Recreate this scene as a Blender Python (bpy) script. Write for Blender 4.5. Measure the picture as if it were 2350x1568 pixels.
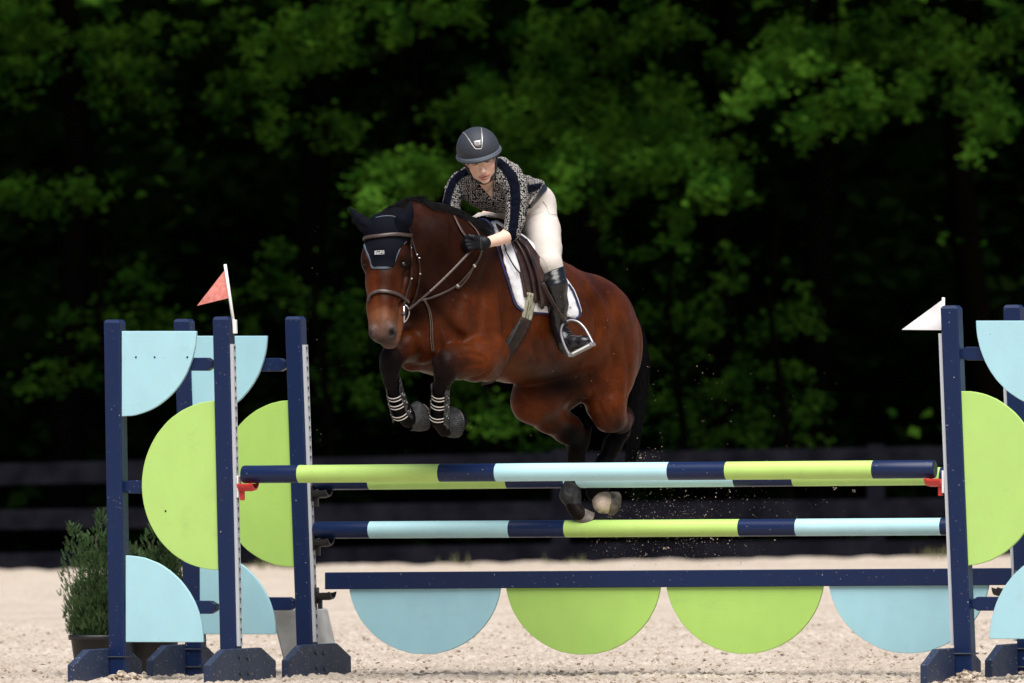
import bpy, bmesh, math, random
import numpy as np
from mathutils import Vector, Matrix, noise
from mathutils.bvhtree import BVHTree
from mathutils.geometry import tessellate_polygon

sc = bpy.context.scene
for _o in list(bpy.data.objects):
    bpy.data.objects.remove(_o)
COL = sc.collection
rnd = random.Random(7)
rad = math.radians

# ------------------------------------------------------------------ camera
F_MM, W0, H0 = 300.0, 2350.0, 1568.0
FPX = F_MM / 36.0 * W0
CAM = Vector((0, 0, 1.02))
cam_d = bpy.data.cameras.new('camera'); cam = bpy.data.objects.new('camera', cam_d); COL.objects.link(cam)
cam_d.lens = F_MM; cam_d.sensor_width = 36.0; cam_d.clip_start = 0.5; cam_d.clip_end = 2000
pitch = math.atan(316 / FPX)
RM = Matrix.Rotation(rad(90) + pitch, 3, 'X') @ Matrix.Rotation(rad(-0.45), 3, 'Z')
cam.matrix_world = Matrix.Translation(CAM) @ RM.to_4x4()
cam_d.dof.use_dof = True; cam_d.dof.focus_distance = 43.1; cam_d.dof.aperture_fstop = 5.0
sc.camera = cam

# ------------------------------------------------------------------ light
SUN_EL, SUN_AZ = 62.0, 168.0        # azimuth clockwise from +Y (view direction): behind the camera to the right
w = bpy.data.worlds.new('World'); sc.world = w; w.use_nodes = True
nt = w.node_tree; bgn = nt.nodes['Background']
sky = nt.nodes.new('ShaderNodeTexSky'); sky.sky_type = 'NISHITA'; sky.sun_disc = False
sky.sun_elevation = rad(SUN_EL); sky.sun_rotation = rad(SUN_AZ)
nt.links.new(sky.outputs[0], bgn.inputs[0]); bgn.inputs[1].default_value = 0.05
sl = bpy.data.lights.new('sun', 'SUN'); sun = bpy.data.objects.new('sun', sl); COL.objects.link(sun)
sl.energy = 5.0; sl.angle = rad(55); sl.color = (1.0, 0.965, 0.92)
_sd = Vector((math.sin(rad(SUN_AZ)) * math.cos(rad(SUN_EL)), math.cos(rad(SUN_AZ)) * math.cos(rad(SUN_EL)), math.sin(rad(SUN_EL))))
sun.rotation_euler = _sd.to_track_quat('Z', 'Y').to_euler()
sun.location = (6, 20, 30)
sc.view_settings.view_transform = 'Standard'; sc.view_settings.look = 'None'
sc.view_settings.exposure = 0.42; sc.view_settings.gamma = 1.0
try: sc.view_settings.use_curve_mapping = False
except Exception: pass
sc.render.engine = 'CYCLES'
sc.cycles.max_bounces = 5; sc.cycles.diffuse_bounces = 3; sc.cycles.glossy_bounces = 3
sc.cycles.transmission_bounces = 3; sc.cycles.transparent_max_bounces = 4
sc.cycles.use_denoising = True

# ------------------------------------------------------------------ helpers
def P(px, py, Y):
    """world point seen at picture position (px, py) lying at world depth Y"""
    d = RM @ Vector(((px - W0 / 2) / FPX, -(py - H0 / 2) / FPX, -1.0))
    return CAM + d * (Y / d.y)

THETA = rad(20)
VV = Vector((math.cos(THETA), -math.sin(THETA), 0))   # along the poles
UU = Vector((math.sin(THETA), math.cos(THETA), 0))    # across the jump, away from the camera
def PL(px, py, off):
    """world point at (px, py) on the jump plane lying 'off' metres behind the front plane"""
    d = RM @ Vector(((px - W0 / 2) / FPX, -(py - H0 / 2) / FPX, -1.0))
    o = Vector((0, 43.0, 0)) + UU * off
    return CAM + d * ((o - CAM).dot(UU) / d.dot(UU))

def tag(o, label=None, cat=None, group=None, kind=None):
    if label: o['label'] = label
    if cat: o['category'] = cat
    if group: o['group'] = group
    if kind: o['kind'] = kind
    return o

def empty(name, loc, label, cat, group=None):
    o = bpy.data.objects.new(name, None); COL.objects.link(o); o.location = loc
    o.empty_display_size = 0.05
    return tag(o, label, cat, group)

def link(name, me, parent=None, smooth=None):
    o = bpy.data.objects.new(name, me); COL.objects.link(o)
    if parent is not None:
        o.parent = parent
        o.matrix_parent_inverse = Matrix.Translation(-wloc(parent))
    return o
def wloc(o):
    v = Vector(o.location)
    if o.parent is not None:
        v = o.matrix_parent_inverse @ v + wloc(o.parent)
    return v

def mk(name, verts, faces, mat, parent=None, smooth=False, mats=None, mi=None):
    me = bpy.data.meshes.new(name)
    me.from_pydata([tuple(v) for v in verts], [], faces)
    for m_ in (mats or [mat]): me.materials.append(m_)
    if mi is not None: me.polygons.foreach_set('material_index', mi)
    if smooth: me.polygons.foreach_set('use_smooth', [True] * len(me.polygons))
    me.update()
    return link(name, me, parent)

def from_bm(name, bm, mat, parent=None, smooth=False, recalc=True):
    if recalc: bmesh.ops.recalc_face_normals(bm, faces=bm.faces)
    me = bpy.data.meshes.new(name); bm.to_mesh(me); bm.free()
    for m_ in (mat if isinstance(mat, (list, tuple)) else [mat]): me.materials.append(m_)
    if smooth: me.polygons.foreach_set('use_smooth', [True] * len(me.polygons))
    return link(name, me, parent)

def prism(name, pts, depth_vec, mat, parent=None, bevel=0.0, shift=Vector((0, 0, 0))):
    """flat outline pts (world) extruded along depth_vec"""
    bm = bmesh.new()
    a = [bm.verts.new(p + shift) for p in pts]; b = [bm.verts.new(p + shift + depth_vec) for p in pts]
    n = len(pts)
    bm.faces.new(a); bm.faces.new(b[::-1])
    for i in range(n):
        bm.faces.new((a[i], b[i], b[(i + 1) % n], a[(i + 1) % n]))
    bmesh.ops.recalc_face_normals(bm, faces=bm.faces)
    if bevel > 0:
        es = [e for e in bm.edges if len(e.link_faces) == 2 and e.calc_face_angle(0) > 0.6]
        bmesh.ops.bevel(bm, geom=es, offset=bevel, segments=2, affect='EDGES', profile=0.5)
    return from_bm(name, bm, mat, parent)

def obox(name, c, ax, ay, az, sx, sy, sz, mat, parent=None, bevel=0.003):
    """box with centre c, axes ax ay az, full sizes"""
    bm = bmesh.new()
    vs = {}
    for i in (-1, 1):
        for j in (-1, 1):
            for k in (-1, 1):
                vs[i, j, k] = bm.verts.new(Vector(c) + ax * (i * sx / 2) + ay * (j * sy / 2) + az * (k * sz / 2))
    for f in (((-1,-1,-1),(-1,1,-1),(1,1,-1),(1,-1,-1)), ((-1,-1,1),(1,-1,1),(1,1,1),(-1,1,1)),
              ((-1,-1,-1),(1,-1,-1),(1,-1,1),(-1,-1,1)), ((-1,1,-1),(-1,1,1),(1,1,1),(1,1,-1)),
              ((-1,-1,-1),(-1,-1,1),(-1,1,1),(-1,1,-1)), ((1,-1,-1),(1,1,-1),(1,1,1),(1,-1,1))):
        bm.faces.new([vs[q] for q in f])
    bmesh.ops.recalc_face_normals(bm, faces=bm.faces)
    if bevel: bmesh.ops.bevel(bm, geom=bm.edges[:], offset=bevel, segments=2, affect='EDGES', profile=0.5)
    return from_bm(name, bm, mat, parent)

def tube_geo(path, radii, n=8, flat=None, up=None, caps=True):
    """verts, faces of a tube along path; flat=(w,h) half sizes multiply radii, up = list of normals"""
    V, Fc = [], []
    m = len(path)
    prev = None
    for i, p in enumerate(path):
        p = Vector(p)
        t = (Vector(path[min(i + 1, m - 1)]) - Vector(path[max(i - 1, 0)]))
        if t.length < 1e-9: t = Vector((0, 0, 1))
        t.normalize()
        if up is not None: nrm = Vector(up[i])
        elif prev is None: nrm = Vector((0, -1, 0)) if abs(t.y) < 0.9 else Vector((0, 0, 1))
        else: nrm = prev
        nrm = (nrm - t * nrm.dot(t))
        if nrm.length < 1e-6: nrm = t.orthogonal()
        nrm.normalize(); prev = nrm
        b = t.cross(nrm)
        r = radii[i] if hasattr(radii, '__len__') else radii
        fw, fh = flat or (1, 1)
        for k in range(n):
            a = 2 * math.pi * k / n
            V.append(p + b * (math.cos(a) * r * fw) + nrm * (math.sin(a) * r * fh))
    for i in range(m - 1):
        for k in range(n):
            k2 = (k + 1) % n
            Fc.append((i * n + k, i * n + k2, (i + 1) * n + k2, (i + 1) * n + k))
    if caps:
        Fc.append(tuple(range(n))[::-1]); Fc.append(tuple((m - 1) * n + k for k in range(n)))
    return V, Fc
def tube(name, path, radii, mat, parent=None, n=8, flat=None, up=None, caps=True):
    V, Fc = tube_geo(path, radii, n, flat, up, caps)
    return mk(name, V, Fc, mat, parent, smooth=True)

def merge(parts):
    V, Fc = [], []
    for v, f in parts:
        o = len(V); V += list(v); Fc += [tuple(i + o for i in q) for q in f]
    return V, Fc

def spline(pts, n):
    """Catmull-Rom through pts (Vectors or tuples) -> n points"""
    pts = [Vector(p) for p in pts]
    q = [pts[0] * 2 - pts[1]] + pts + [pts[-1] * 2 - pts[-2]]
    out = []
    m = len(pts) - 1
    for i in range(n):
        s = i / (n - 1) * m; k = min(int(s), m - 1); t = s - k
        p0, p1, p2, p3 = q[k], q[k + 1], q[k + 2], q[k + 3]
        out.append(0.5 * ((2 * p1) + (p2 - p0) * t + (2 * p0 - 5 * p1 + 4 * p2 - p3) * t * t + (3 * p1 - p0 - 3 * p2 + p3) * t ** 3))
    return out

# ------------------------------------------------------------------ materials
def new_mat(name, color, rough=0.5, spec=0.5, metal=0.0):
    m = bpy.data.materials.new(name); m.use_nodes = True
    b = m.node_tree.nodes['Principled BSDF']
    b.inputs['Base Color'].default_value = (*color, 1); b.inputs['Roughness'].default_value = rough
    b.inputs['Metallic'].default_value = metal
    b.inputs['Specular IOR Level'].default_value = spec
    return m
def nodes(m):
    t = m.node_tree; return t, t.nodes, t.links, t.nodes['Principled BSDF']
def tex(m, kind, scale, coord='Object', vec_scale=None, **kw):
    t, N, L, b = nodes(m)
    tc = N.new('ShaderNodeTexCoord'); src = tc.outputs[coord]
    if vec_scale:
        mp = N.new('ShaderNodeMapping'); mp.inputs['Scale'].default_value = vec_scale
        L.new(src, mp.inputs[0]); src = mp.outputs[0]
    n = N.new('ShaderNodeTex' + kind); L.new(src, n.inputs['Vector']); n.inputs['Scale'].default_value = scale
    for k_, v_ in kw.items(): n.inputs[k_].default_value = v_
    return n
def ramp(m, fac, stops):
    t, N, L, b = nodes(m)
    r = N.new('ShaderNodeValToRGB'); L.new(fac, r.inputs[0])
    while len(r.color_ramp.elements) < len(stops): r.color_ramp.elements.new(0.5)
    for e, (p_, c_) in zip(r.color_ramp.elements, stops):
        e.position = p_; e.color = (*c_, 1) if len(c_) == 3 else c_
    return r
def mix(m, fac, a, bb, blend='MIX'):
    t, N, L, b = nodes(m)
    x = N.new('ShaderNodeMix'); x.data_type = 'RGBA'; x.blend_type = blend
    for sock, val in ((x.inputs[0], fac), (x.inputs[6], a), (x.inputs[7], bb)):
        if hasattr(val, 'type') and hasattr(val, 'links'): L.new(val, sock)
        elif isinstance(val, (int, float)): sock.default_value = val
        else: sock.default_value = (*val, 1)
    return x.outputs[2]
def bump(m, height, strength=0.3, dist=0.01, prev=None):
    t, N, L, b = nodes(m)
    x = N.new('ShaderNodeBump'); x.inputs['Strength'].default_value = strength; x.inputs['Distance'].default_value = dist
    L.new(height, x.inputs['Height'])
    if prev is not None: L.new(prev, x.inputs['Normal'])
    L.new(x.outputs[0], b.inputs['Normal']); return x.outputs[0]

def paint(name, color, wear=0.35, rough=0.42, scuff=(0.45, 0.40, 0.34)):
    """gloss paint on timber: faint grain, chips, dust specks"""
    m = new_mat(name, color, rough, .32)
    t, N, L, b = nodes(m)
    g = tex(m, 'Noise', 9, vec_scale=(1.0, 1.0, 0.6), Detail=5)
    dark = tuple(c * 0.95 for c in color); lite = tuple(min(1, c * 1.02) for c in color)
    c1 = ramp(m, g.outputs[0], [(0.3, dark), (0.7, lite)]).outputs[0]
    sp = tex(m, 'Noise', 95, Detail=2)
    s2 = ramp(m, sp.outputs[0], [(0.71 - 0.04 * wear, (0, 0, 0)), (0.745 - 0.04 * wear, (1, 1, 1))]).outputs[0]
    c2 = mix(m, s2, c1, scuff)
    dn = tex(m, 'Noise', 7.0, vec_scale=(1, 1, 1.6), Detail=9, Roughness=.75)
    df = ramp(m, dn.outputs[0], [(0.56, (0, 0, 0)), (0.74, (.30, .30, .30))]).outputs[0]
    c2 = mix(m, df, c2, tuple(.45 * c + .55 * q * (1 if sum(color) > .3 else .16) for c, q in zip(color, (.20, .17, .14))))
    L.new(c2, b.inputs['Base Color'])
    gr = tex(m, 'Noise', 30, vec_scale=(0.25, 0.25, 3.5), Detail=6)
    pr = bump(m, gr.outputs[0], 0.13, 0.003)
    rr = ramp(m, g.outputs[0], [(0.3, (rough + .04,) * 3), (0.7, (rough - .03,) * 3)]).outputs[0]
    L.new(rr, b.inputs['Roughness'])
    return m
NAVY_C = (0.0046, 0.0150, 0.062); CYAN_C = (0.37, 0.62, 0.69); LIME_C = (0.41, 0.62, 0.165)
M_navy = paint('navy_paint', NAVY_C, wear=-0.35, rough=0.38)
M_navyw = paint('navy_paint_worn', (0.020, 0.031, 0.068), wear=0.9, rough=0.5)
M_cyan = paint('pale_blue_paint', CYAN_C, wear=-0.9, rough=0.5, scuff=(0.12, 0.25, 0.3))
M_lime = paint('lime_paint', LIME_C, wear=-0.9, rough=0.5, scuff=(0.2, 0.3, 0.06))
M_cyan2 = paint('pale_blue_paint_shaded', (0.345, 0.60, 0.675), wear=-0.9, rough=0.5, scuff=(0.10, 0.22, 0.3))  # pale blue copy for rear boards, their shade put into the colour
M_lime2 = paint('lime_paint_shaded', (0.37, 0.585, 0.13), wear=-0.9, rough=0.5, scuff=(0.2, 0.3, 0.06))  # lime copy deepened likewise, shade of the rear boards in its colour
M_galv = new_mat('galvanised_steel', (0.50, 0.52, 0.56), 0.45, metal=0.15)
M_white = new_mat('white_plastic', (0.78, 0.78, 0.76), 0.45)
M_red = new_mat('red_plastic', (0.55, 0.035, 0.03), 0.4)
M_blackp = new_mat('black_plastic', (0.012, 0.012, 0.014), 0.45)
M_iron = new_mat('dark_steel', (0.03, 0.035, 0.05), 0.4, metal=0.4)
# ------------------------------------------------------------------ ground
M_sand = new_mat('sand_footing', (0.42, 0.34, 0.27), 0.95, 0.15)
t_, N_, L_, b_ = nodes(M_sand)
n1 = tex(M_sand, 'Noise', 30, vec_scale=(1, .42, 1), Detail=8, Roughness=0.72); n2 = tex(M_sand, 'Noise', 1.3, Detail=4); n3 = tex(M_sand, 'Voronoi', 45)
c1 = ramp(M_sand, n1.outputs[0], [(0.30, (0.19, 0.145, 0.11)), (0.42, (0.44, 0.365, 0.30)), (0.57, (0.565, 0.495, 0.42)), (0.75, (0.70, 0.63, 0.55))]).outputs[0]
c2 = ramp(M_sand, n2.outputs[0], [(0.35, (0.84, 0.82, 0.80)), (0.65, (1.0, 1.0, 1.0))]).outputs[0]
L_.new(mix(M_sand, 1.0, c1, c2, 'MULTIPLY'), b_.inputs['Base Color'])
bump(M_sand, n1.outputs[0], 0.9, 0.02)

def far_lift(x, y):
    s = max(0.0, min(1.0, (y - 60) / 40))
    return s * (0.0 + 0.0065 * x)
def gz(x, y):
    f = 1.0 if y < 60 else max(0.25, 60 / y)
    a = noise.noise(Vector((x * 2.1, y * 1.1, 3.0))) * 0.014
    b2 = noise.noise(Vector((x * 9, y * 6, 7.0))) * 0.011
    c = noise.noise(Vector((x * 30, y * 24, 1.0)))
    c = max(0.0, c - 0.03) * 0.038
    lim = 3.4 if y < 47.2 else 4.2 if y < 62 else 7.0
    f *= max(0.0, min(1.0, (lim - abs(x)) / .5, (y - 41.2) / .5))
    return (a + b2 + c) * f + far_lift(x, y)
def ground_patch(x0, x1, dx, y0, y1, dy, V, Fc):
    nx = int(round((x1 - x0) / dx)); ny = int(round((y1 - y0) / dy)); o = len(V)
    for j in range(ny + 1):
        yy = y0 + (y1 - y0) * j / ny
        for i in range(nx + 1):
            xx = x0 + (x1 - x0) * i / nx
            V.append((xx, yy, gz(xx, yy)))
    for j in range(ny):
        for i in range(nx):
            a = o + j * (nx + 1) + i
            Fc.append((a, a + 1, a + nx + 2, a + nx + 1))
V, Fc = [], []
ground_patch(-3.4, 3.4, 0.02, 41.2, 47.2, 0.05, V, Fc)
ground_patch(-4.2, 4.2, 0.03, 47.2, 54.0, 0.07, V, Fc)
ground_patch(-4.2, 4.2, 0.05, 54.0, 62.0, 0.12, V, Fc)
ground_patch(-7.0, 7.0, 0.10, 62.0, 100.5, 0.35, V, Fc)
g = mk('ground', V, Fc, M_sand, smooth=True); tag(g, kind='structure')
V, Fc = [], []
for (x0, x1, y0, y1, z) in ((-400, 400, -200, 41.2, -0.002), (-400, -3.4, 41.2, 47.2, -0.002), (3.4, 400, 41.2, 47.2, -0.002),
                          (-400, -4.2, 47.2, 62, -0.002), (4.2, 400, 47.2, 62, -0.002), (-400, -7, 62, 100.5, -0.02), (7, 400, 62, 100.5, -0.02)):
    o = len(V)
    sx = far_lift(x0, (y0 + y1) / 2) if abs(x0) < 50 else 0; sx2 = far_lift(x1, (y0 + y1) / 2) if abs(x1) < 50 else 0
    V += [(x0, y0, z), (x1, y0, z), (x1, y1, z), (x0, y1, z)]; Fc.append((o, o + 1, o + 2, o + 3))
tag(mk('arena_surface', V, Fc, M_sand), kind='structure')
M_soil = new_mat('forest_floor', (0.035, 0.03, 0.018), 1.0, 0.1)
tag(mk('forest_floor', [(-400, 100.5, -0.03), (400, 100.5, -0.03), (400, 600, -0.03), (-400, 600, -0.03)], [(0, 1, 2, 3)], M_soil), kind='structure')

# crumbs of footing lying on the ground
ico = bmesh.new(); bmesh.ops.create_icosphere(ico, subdivisions=1, radius=1.0)
IV = [v.co.copy() for v in ico.verts]; IF = [tuple(v.index for v in f.verts) for f in ico.faces]; ico.free()
def lump(c, r, V, Fc, sq=(1, 1, 1), rr=rnd, jit=0.35):
    o = len(V); rot = Matrix.Rotation(rr.uniform(0, 6.28), 3, 'Z') @ Matrix.Rotation(rr.uniform(0, 6.28), 3, 'X')
    for q in IV:
        q2 = rot @ (q * (1 + rr.uniform(-jit, jit)))
        V.append((c[0] + q2.x * r * sq[0], c[1] + q2.y * r * sq[1], c[2] + q2.z * r * sq[2]))
    Fc.extend(tuple(i + o for i in f) for f in IF)
M_clod = new_mat('footing_clod', (0.43, 0.35, 0.27), 0.95, 0.1)
nn = tex(M_clod, 'Noise', 60, Detail=5)
nodes(M_clod)[2].new(ramp(M_clod, nn.outputs[0], [(0.35, (0.17, 0.125, 0.09)), (0.62, (0.50, 0.42, 0.34))]).outputs[0], nodes(M_clod)[3].inputs['Base Color'])
V, Fc = [], []
rr = random.Random(3)
for i in range(9000):
    y = 41.6 + 18 * rr.random() ** 1.7; x = rr.uniform(-1, 1) * y * 0.068
    r = 0.0025 + 0.009 * rr.random() ** 3 + max(0, y - 47) * .0002
    lump((x, y, gz(x, y) + r * 0.3), r, V, Fc, (1.3, 1.3, 0.8), rr)
tag(mk('footing_crumbs', V, Fc, M_clod), kind='stuff')

# ------------------------------------------------------------------ board fence
M_fence = new_mat('black_fence_paint', (0.012, 0.012, 0.020), 0.9, 0.02)
nn = tex(M_fence, 'Noise', 3.0, Detail=5)
nodes(M_fence)[2].new(ramp(M_fence, nn.outputs[0], [(0.35, (0.0042, 0.0042, 0.0070)), (0.7, (0.0115, 0.0115, 0.0165))]).outputs[0], nodes(M_fence)[3].inputs['Base Color'])
YF = 100.0
fence = empty('board_fence', (0, YF, 0), 'long black board fence with three horizontal boards behind the arena', 'fence')
def fy(x, k):   # top, bottom picture rows of board k at column x
    t = (x - 50) / 1368.0
    l = ((1065, 1114), (1170, 1215), (1271, 1321)); r = ((1037, 1084), (1151, 1196), (1248, 1300))
    return (l[k][0] + (r[k][0] - l[k][0]) * t * (0.75 if t > 1 else 1) + (0.25 * (r[k][0] - l[k][0]) if t > 1 else 0),
            l[k][1] + (r[k][1] - l[k][1]) * t * (0.75 if t > 1 else 1) + (0.25 * (r[k][1] - l[k][1]) if t > 1 else 0))
posts_x = [-1610, -893, -176, 541, 1286, 2010, 2735, 3460]
for i in range(len(posts_x) - 1):
    xa, xb = posts_x[i] - 12, posts_x[i + 1] + 8
    for k in range(3):
        j = rnd.uniform(-2, 2)
        ya, yb = fy(xa, k), fy(xb, k)
        pts = [P(xa, ya[0] + j, YF), P(xb, yb[0] + j, YF), P(xb, yb[1] + j, YF), P(xa, ya[1] + j, YF)]
        sh = Vector((0, (0.03 if i % 2 else 0.0), 0))
        prism('board', pts, Vector((0, 0.028, 0)), M_fence, fence, bevel=0.004, shift=sh)
for x in posts_x:
    t = fy(x, 0)[0] - 8; b = fy(x, 2)[1] + 14
    pts = [P(x - 19, t, YF + .07), P(x + 19, t, YF + .07), P(x + 21, b, YF + .07), P(x - 21, b, YF + .07)]
    prism('post', pts, Vector((0, 0.16, 0)), M_fence, fence, bevel=0.008)

# grass and weeds along the fence foot
M_weed = new_mat('weed_green', (0.15, 0.15, 0.07), 0.7, 0.2)
V, Fc = [], []
rr = random.Random(11)
for i in range(5000):
    x = rr.uniform(-11, 11)
    dens = noise.noise(Vector((x * 0.9, 0, 5)))
    if dens < rr.uniform(0.2, 0.9): continue
    y = YF - 0.75 + rr.random() * 0.7; h = rr.uniform(0.03, 0.13) * (1 + max(0, dens)); a = rr.uniform(0, 3.14)
    z0 = far_lift(x, y) + 0.02; wd = 0.016
    o = len(V); lx = rr.uniform(-.04, .04)
    V += [(x - wd * math.cos(a), y - wd * math.sin(a), z0), (x + wd * math.cos(a), y + wd * math.sin(a), z0), (x + lx, y, z0 + h)]
    Fc.append((o, o + 1, o + 2))
tag(mk('fence_grass', V, Fc, M_weed), kind='stuff')
# raised rim of loose pale footing thrown up against the fence foot
V, Fc = [], []
nxr = 500
prof = ((99.0, 0.0), (99.35, .03), (99.6, .055), (99.85, .05), (100.2, .03), (100.6, -0.02))
for i in range(nxr + 1):
    x = -11 + 22 * i / nxr
    for (y, z) in prof:
        V.append((x, y, far_lift(x, y) - 0.01 + z * (1 + 0.9 * noise.noise(Vector((x * 2.5, y * 3, 2)))) ))
for i in range(nxr):
    for k in range(len(prof) - 1):
        a = i * len(prof) + k; Fc.append((a, a + len(prof), a + len(prof) + 1, a + 1))
tag(mk('ground_rim', V, Fc, M_sand, smooth=True), kind='structure')
# ------------------------------------------------------------------ jump
ZU = Vector((0, 0, 1))
PW = 0.089
def post_mesh(name, bl, tl, mat, parent, depth=PW):
    """square timber post; bl / tl = near left edge at bottom and top"""
    bm = bmesh.new()
    rows = []
    ax = (tl - bl); L = ax.length; ax.normalize()
    for (s, ins) in ((0, 0), (1 - 0.016 / L, 0), (1 - 0.004 / L, 0.009), (1, 0.012), ):
        c = bl + (tl - bl) * s
        rows.append([bm.verts.new(c + VV * (ins if i in (0, 3) else PW - ins) + UU * (ins if j == 0 else depth - ins))
                     for i, j in ((0, 0), (1, 0), (1, 1), (3, 1))])
    for a, b in zip(rows, rows[1:]):
        for k in range(4): bm.faces.new((a[k], a[(k + 1) % 4], b[(k + 1) % 4], b[k]))
    bm.faces.new(rows[-1]); bm.faces.new(rows[0][::-1])
    bmesh.ops.recalc_face_normals(bm, faces=bm.faces)
    es = [e for e in bm.edges if e.calc_length() > 0.3]
    bmesh.ops.bevel(bm, geom=es, offset=0.007, segments=2, affect='EDGES', profile=0.5)
    return from_bm(name, bm, mat, parent)

def keyhole_track(parent, b0, b1, side):
    """U channel up the inner face of a post; b0/b1 = bottom/top points on the post's inner face at its near edge; side=+1 faces +VV"""
    ax = b1 - b0; L = ax.length; ax.normalize()
    wv = 0.017; wu = 0.038
    n = int(L / 0.0502)
    V, Fc = [], []
    org = b0 + VV * (side * wv)
    def q(u, z): return org + UU * u + ax * z
    for k in range(n):
        z0, z1 = L * k / n, L * (k + 1) / n; zc = (z0 + z1) / 2
        outer = [Vector((0, z0, 0)), Vector((wu, z0, 0)), Vector((wu, z1, 0)), Vector((0, z1, 0))]
        cu = wu * 0.56
        hole = []
        for a in range(0, 9):
            an = rad(-50 + a * 280 / 8); hole.append(Vector((cu + 0.0115 * math.cos(an) * 1.0, zc + 0.007 + 0.009 * math.sin(an), 0)))
        hole += [Vector((cu - 0.0045, zc - 0.016, 0)), Vector((cu + 0.0045, zc - 0.016, 0))]
        tris = tessellate_polygon([outer, hole])
        pts = outer + hole; o = len(V)
        V += [q(p.x, p.y) for p in pts]
        Fc += [tuple(i + o for i in t) for t in tris]
    # flanges
    for u0 in (0, wu):
        o = len(V)
        V += [b0 + UU * u0, b0 + UU * u0 + VV * side * wv, b1 + UU * u0 + VV * side * wv, b1 + UU * u0]
        Fc.append((o, o + 1, o + 2, o + 3))
    o = len(V)
    V += [b1, b1 + VV * side * wv, b1 + VV * side * wv + UU * wu, b1 + UU * wu]; Fc.append((o, o + 1, o + 2, o + 3))
    return mk('cup_track', V, Fc, M_galv, parent)

def foot(parent, c, side, mat=M_navyw):
    """chamfered timber foot running across the jump; c = point where the foot meets the post at ground"""
    L, H, T = 0.90, 0.178, 0.040
    prof = [(-L/2, 0), (L/2, 0), (L/2, .105), (L/2 - .20, H), (-L/2 + .20, H), (-L/2, .105)]
    pts = [c + UU * a + ZU * h for a, h in prof]
    f = prism('foot', pts, VV * (T * side), mat, parent, bevel=0.005)
    # bolts on the visible (right hand) face
    off = T if side > 0 else 0.0
    for (a, h) in ((-.05, .055), (.06, .05), (-.06, .135), (.05, .13)):
        if side < 0 and abs(a) < 0.2: continue
        p = c + UU * a + ZU * h + VV * (T if side > 0 else 0)
        path = [p - VV * .002, p + VV * .008]
        V, Fc = tube_geo(path, 0.011, 8, up=[ZU, ZU]); mk('bolt', V, Fc, M_iron, f)
    return f

def arc_pts(cx, cy, rx, ry, a0, a1, n, off, jitter=0.4):
    rr = random.Random(int(cx * 7 + cy))
    return [PL(cx + rx * math.cos(rad(a0 + (a1 - a0) * i / n)), cy - ry * math.sin(rad(a0 + (a1 - a0) * i / n)) + rr.uniform(-jitter, jitter), off) for i in range(n + 1)]

def rail(parent, x0, x1, y0, y1, off, open_end):
    """rail between two posts with chamfered ends; rows y0..y1"""
    a, b = PL(x0, y0, off), PL(x1, y0, off); h = (PL(x0, y1, off) - a)
    hh = h.length; c = 0.018; d = (b - a).normalized(); L = (b - a).length
    pts = [a + d * c * 1.8, b - d * c * 1.8, b - ZU * c, b - ZU * (hh - c), b - ZU * hh - d * c * 1.8, a - ZU * hh + d * c * 1.8, a - ZU * (hh - c), a - ZU * c]
    return prism('rail', pts, UU * 0.05, M_navy, parent, bevel=0.004)

def screws(parent, pts, off):
    for (x, y) in pts:
        p = PL(x, y, off)
        V, Fc = tube_geo([p + UU * .004, p - UU * .0015], 0.0055, 7, up=[ZU, ZU]); mk('screw', V, Fc, M_iron, parent)

def cup(name, parent, p, side, plate, shelf, drop=0.0, big=True):
    """jump cup: back plate on the track plus a curved shelf reaching along the pole. p = top of shelf centre at the plate"""
    e = obox(name, p - ZU * 0.005, VV, UU, ZU, 0.010, 0.052, 0.112 if big else 0.085, plate, parent, bevel=0.004)
    # shelf
    V, Fc = [], []
    n = 8; L = 0.085
    for s in range(5):
        t = s / 4
        for i in range(n + 1):
            an = rad(205 + 130 * i / n)
            r = 0.053
            V.append(p + VV * (side * (0.006 + L * t)) + UU * (r * math.cos(an)) + ZU * (r * math.sin(an) + 0.033 - 0.0 * t + (0.006 * (t > .9))))
    for s in range(4):
        for i in range(n):
            a = s * (n + 1) + i; Fc.append((a, a + 1, a + n + 2, a + n + 1))
    nV = len(V)
    V2 = [v - ZU * 0.009 for v in V]
    V = V + V2
    Fc = Fc + [tuple(i + nV for i in f[::-1]) for f in Fc]
    rim = [s * (n + 1) for s in range(5)] + [4 * (n + 1) + i for i in range(1, n + 1)] + [s * (n + 1) + n for s in range(3, -1, -1)] + [i for i in range(n - 1, 0, -1)]
    for a, b in zip(rim, rim[1:] + rim[:1]): Fc.append((a, b, b + nV, a + nV))
    mk('cradle', V, Fc, shelf, e, smooth=False)
    # tongue under the shelf
    obox('tongue', p + VV * side * 0.018 - ZU * 0.045, VV, UU, ZU, 0.022, 0.020, 0.058, shelf, e, bevel=0.003)
    return e

def strap(parent, post_b, h):
    p = post_b + ZU * h
    a = 0.004
    pts = [p - VV * a - UU * a, p + VV * (PW + a) - UU * a, p + VV * (PW + a) + UU * (PW + a), p - VV * a + UU * (PW + a), p - VV * a - UU * a]
    V, Fc = tube_geo(pts, 0.0045, 6, up=[ZU] * 5, caps=False); mk('strap', V, Fc, M_iron, parent)

def on_ground(p): return Vector((p.x, p.y, 0.0))

def post_at(parent, top, bot, off, mat=M_navy):
    tl = PL(top[0], top[1], off); bl = PL(bot[0], bot[1], off)
    d = (tl - bl); g0 = bl - d * ((bl.z + 0.01) / d.z)   # run the edge down to the ground
    o = post_mesh('post', g0, tl, mat, parent)
    return g0, tl

grp = 'navy standards holding up the jump'
def track_pts(g0, tl, z0, ztop):
    d = tl - g0
    return g0 + d * ((z0 - g0.z) / d.z), g0 + d * ((ztop - g0.z) / d.z)

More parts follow.
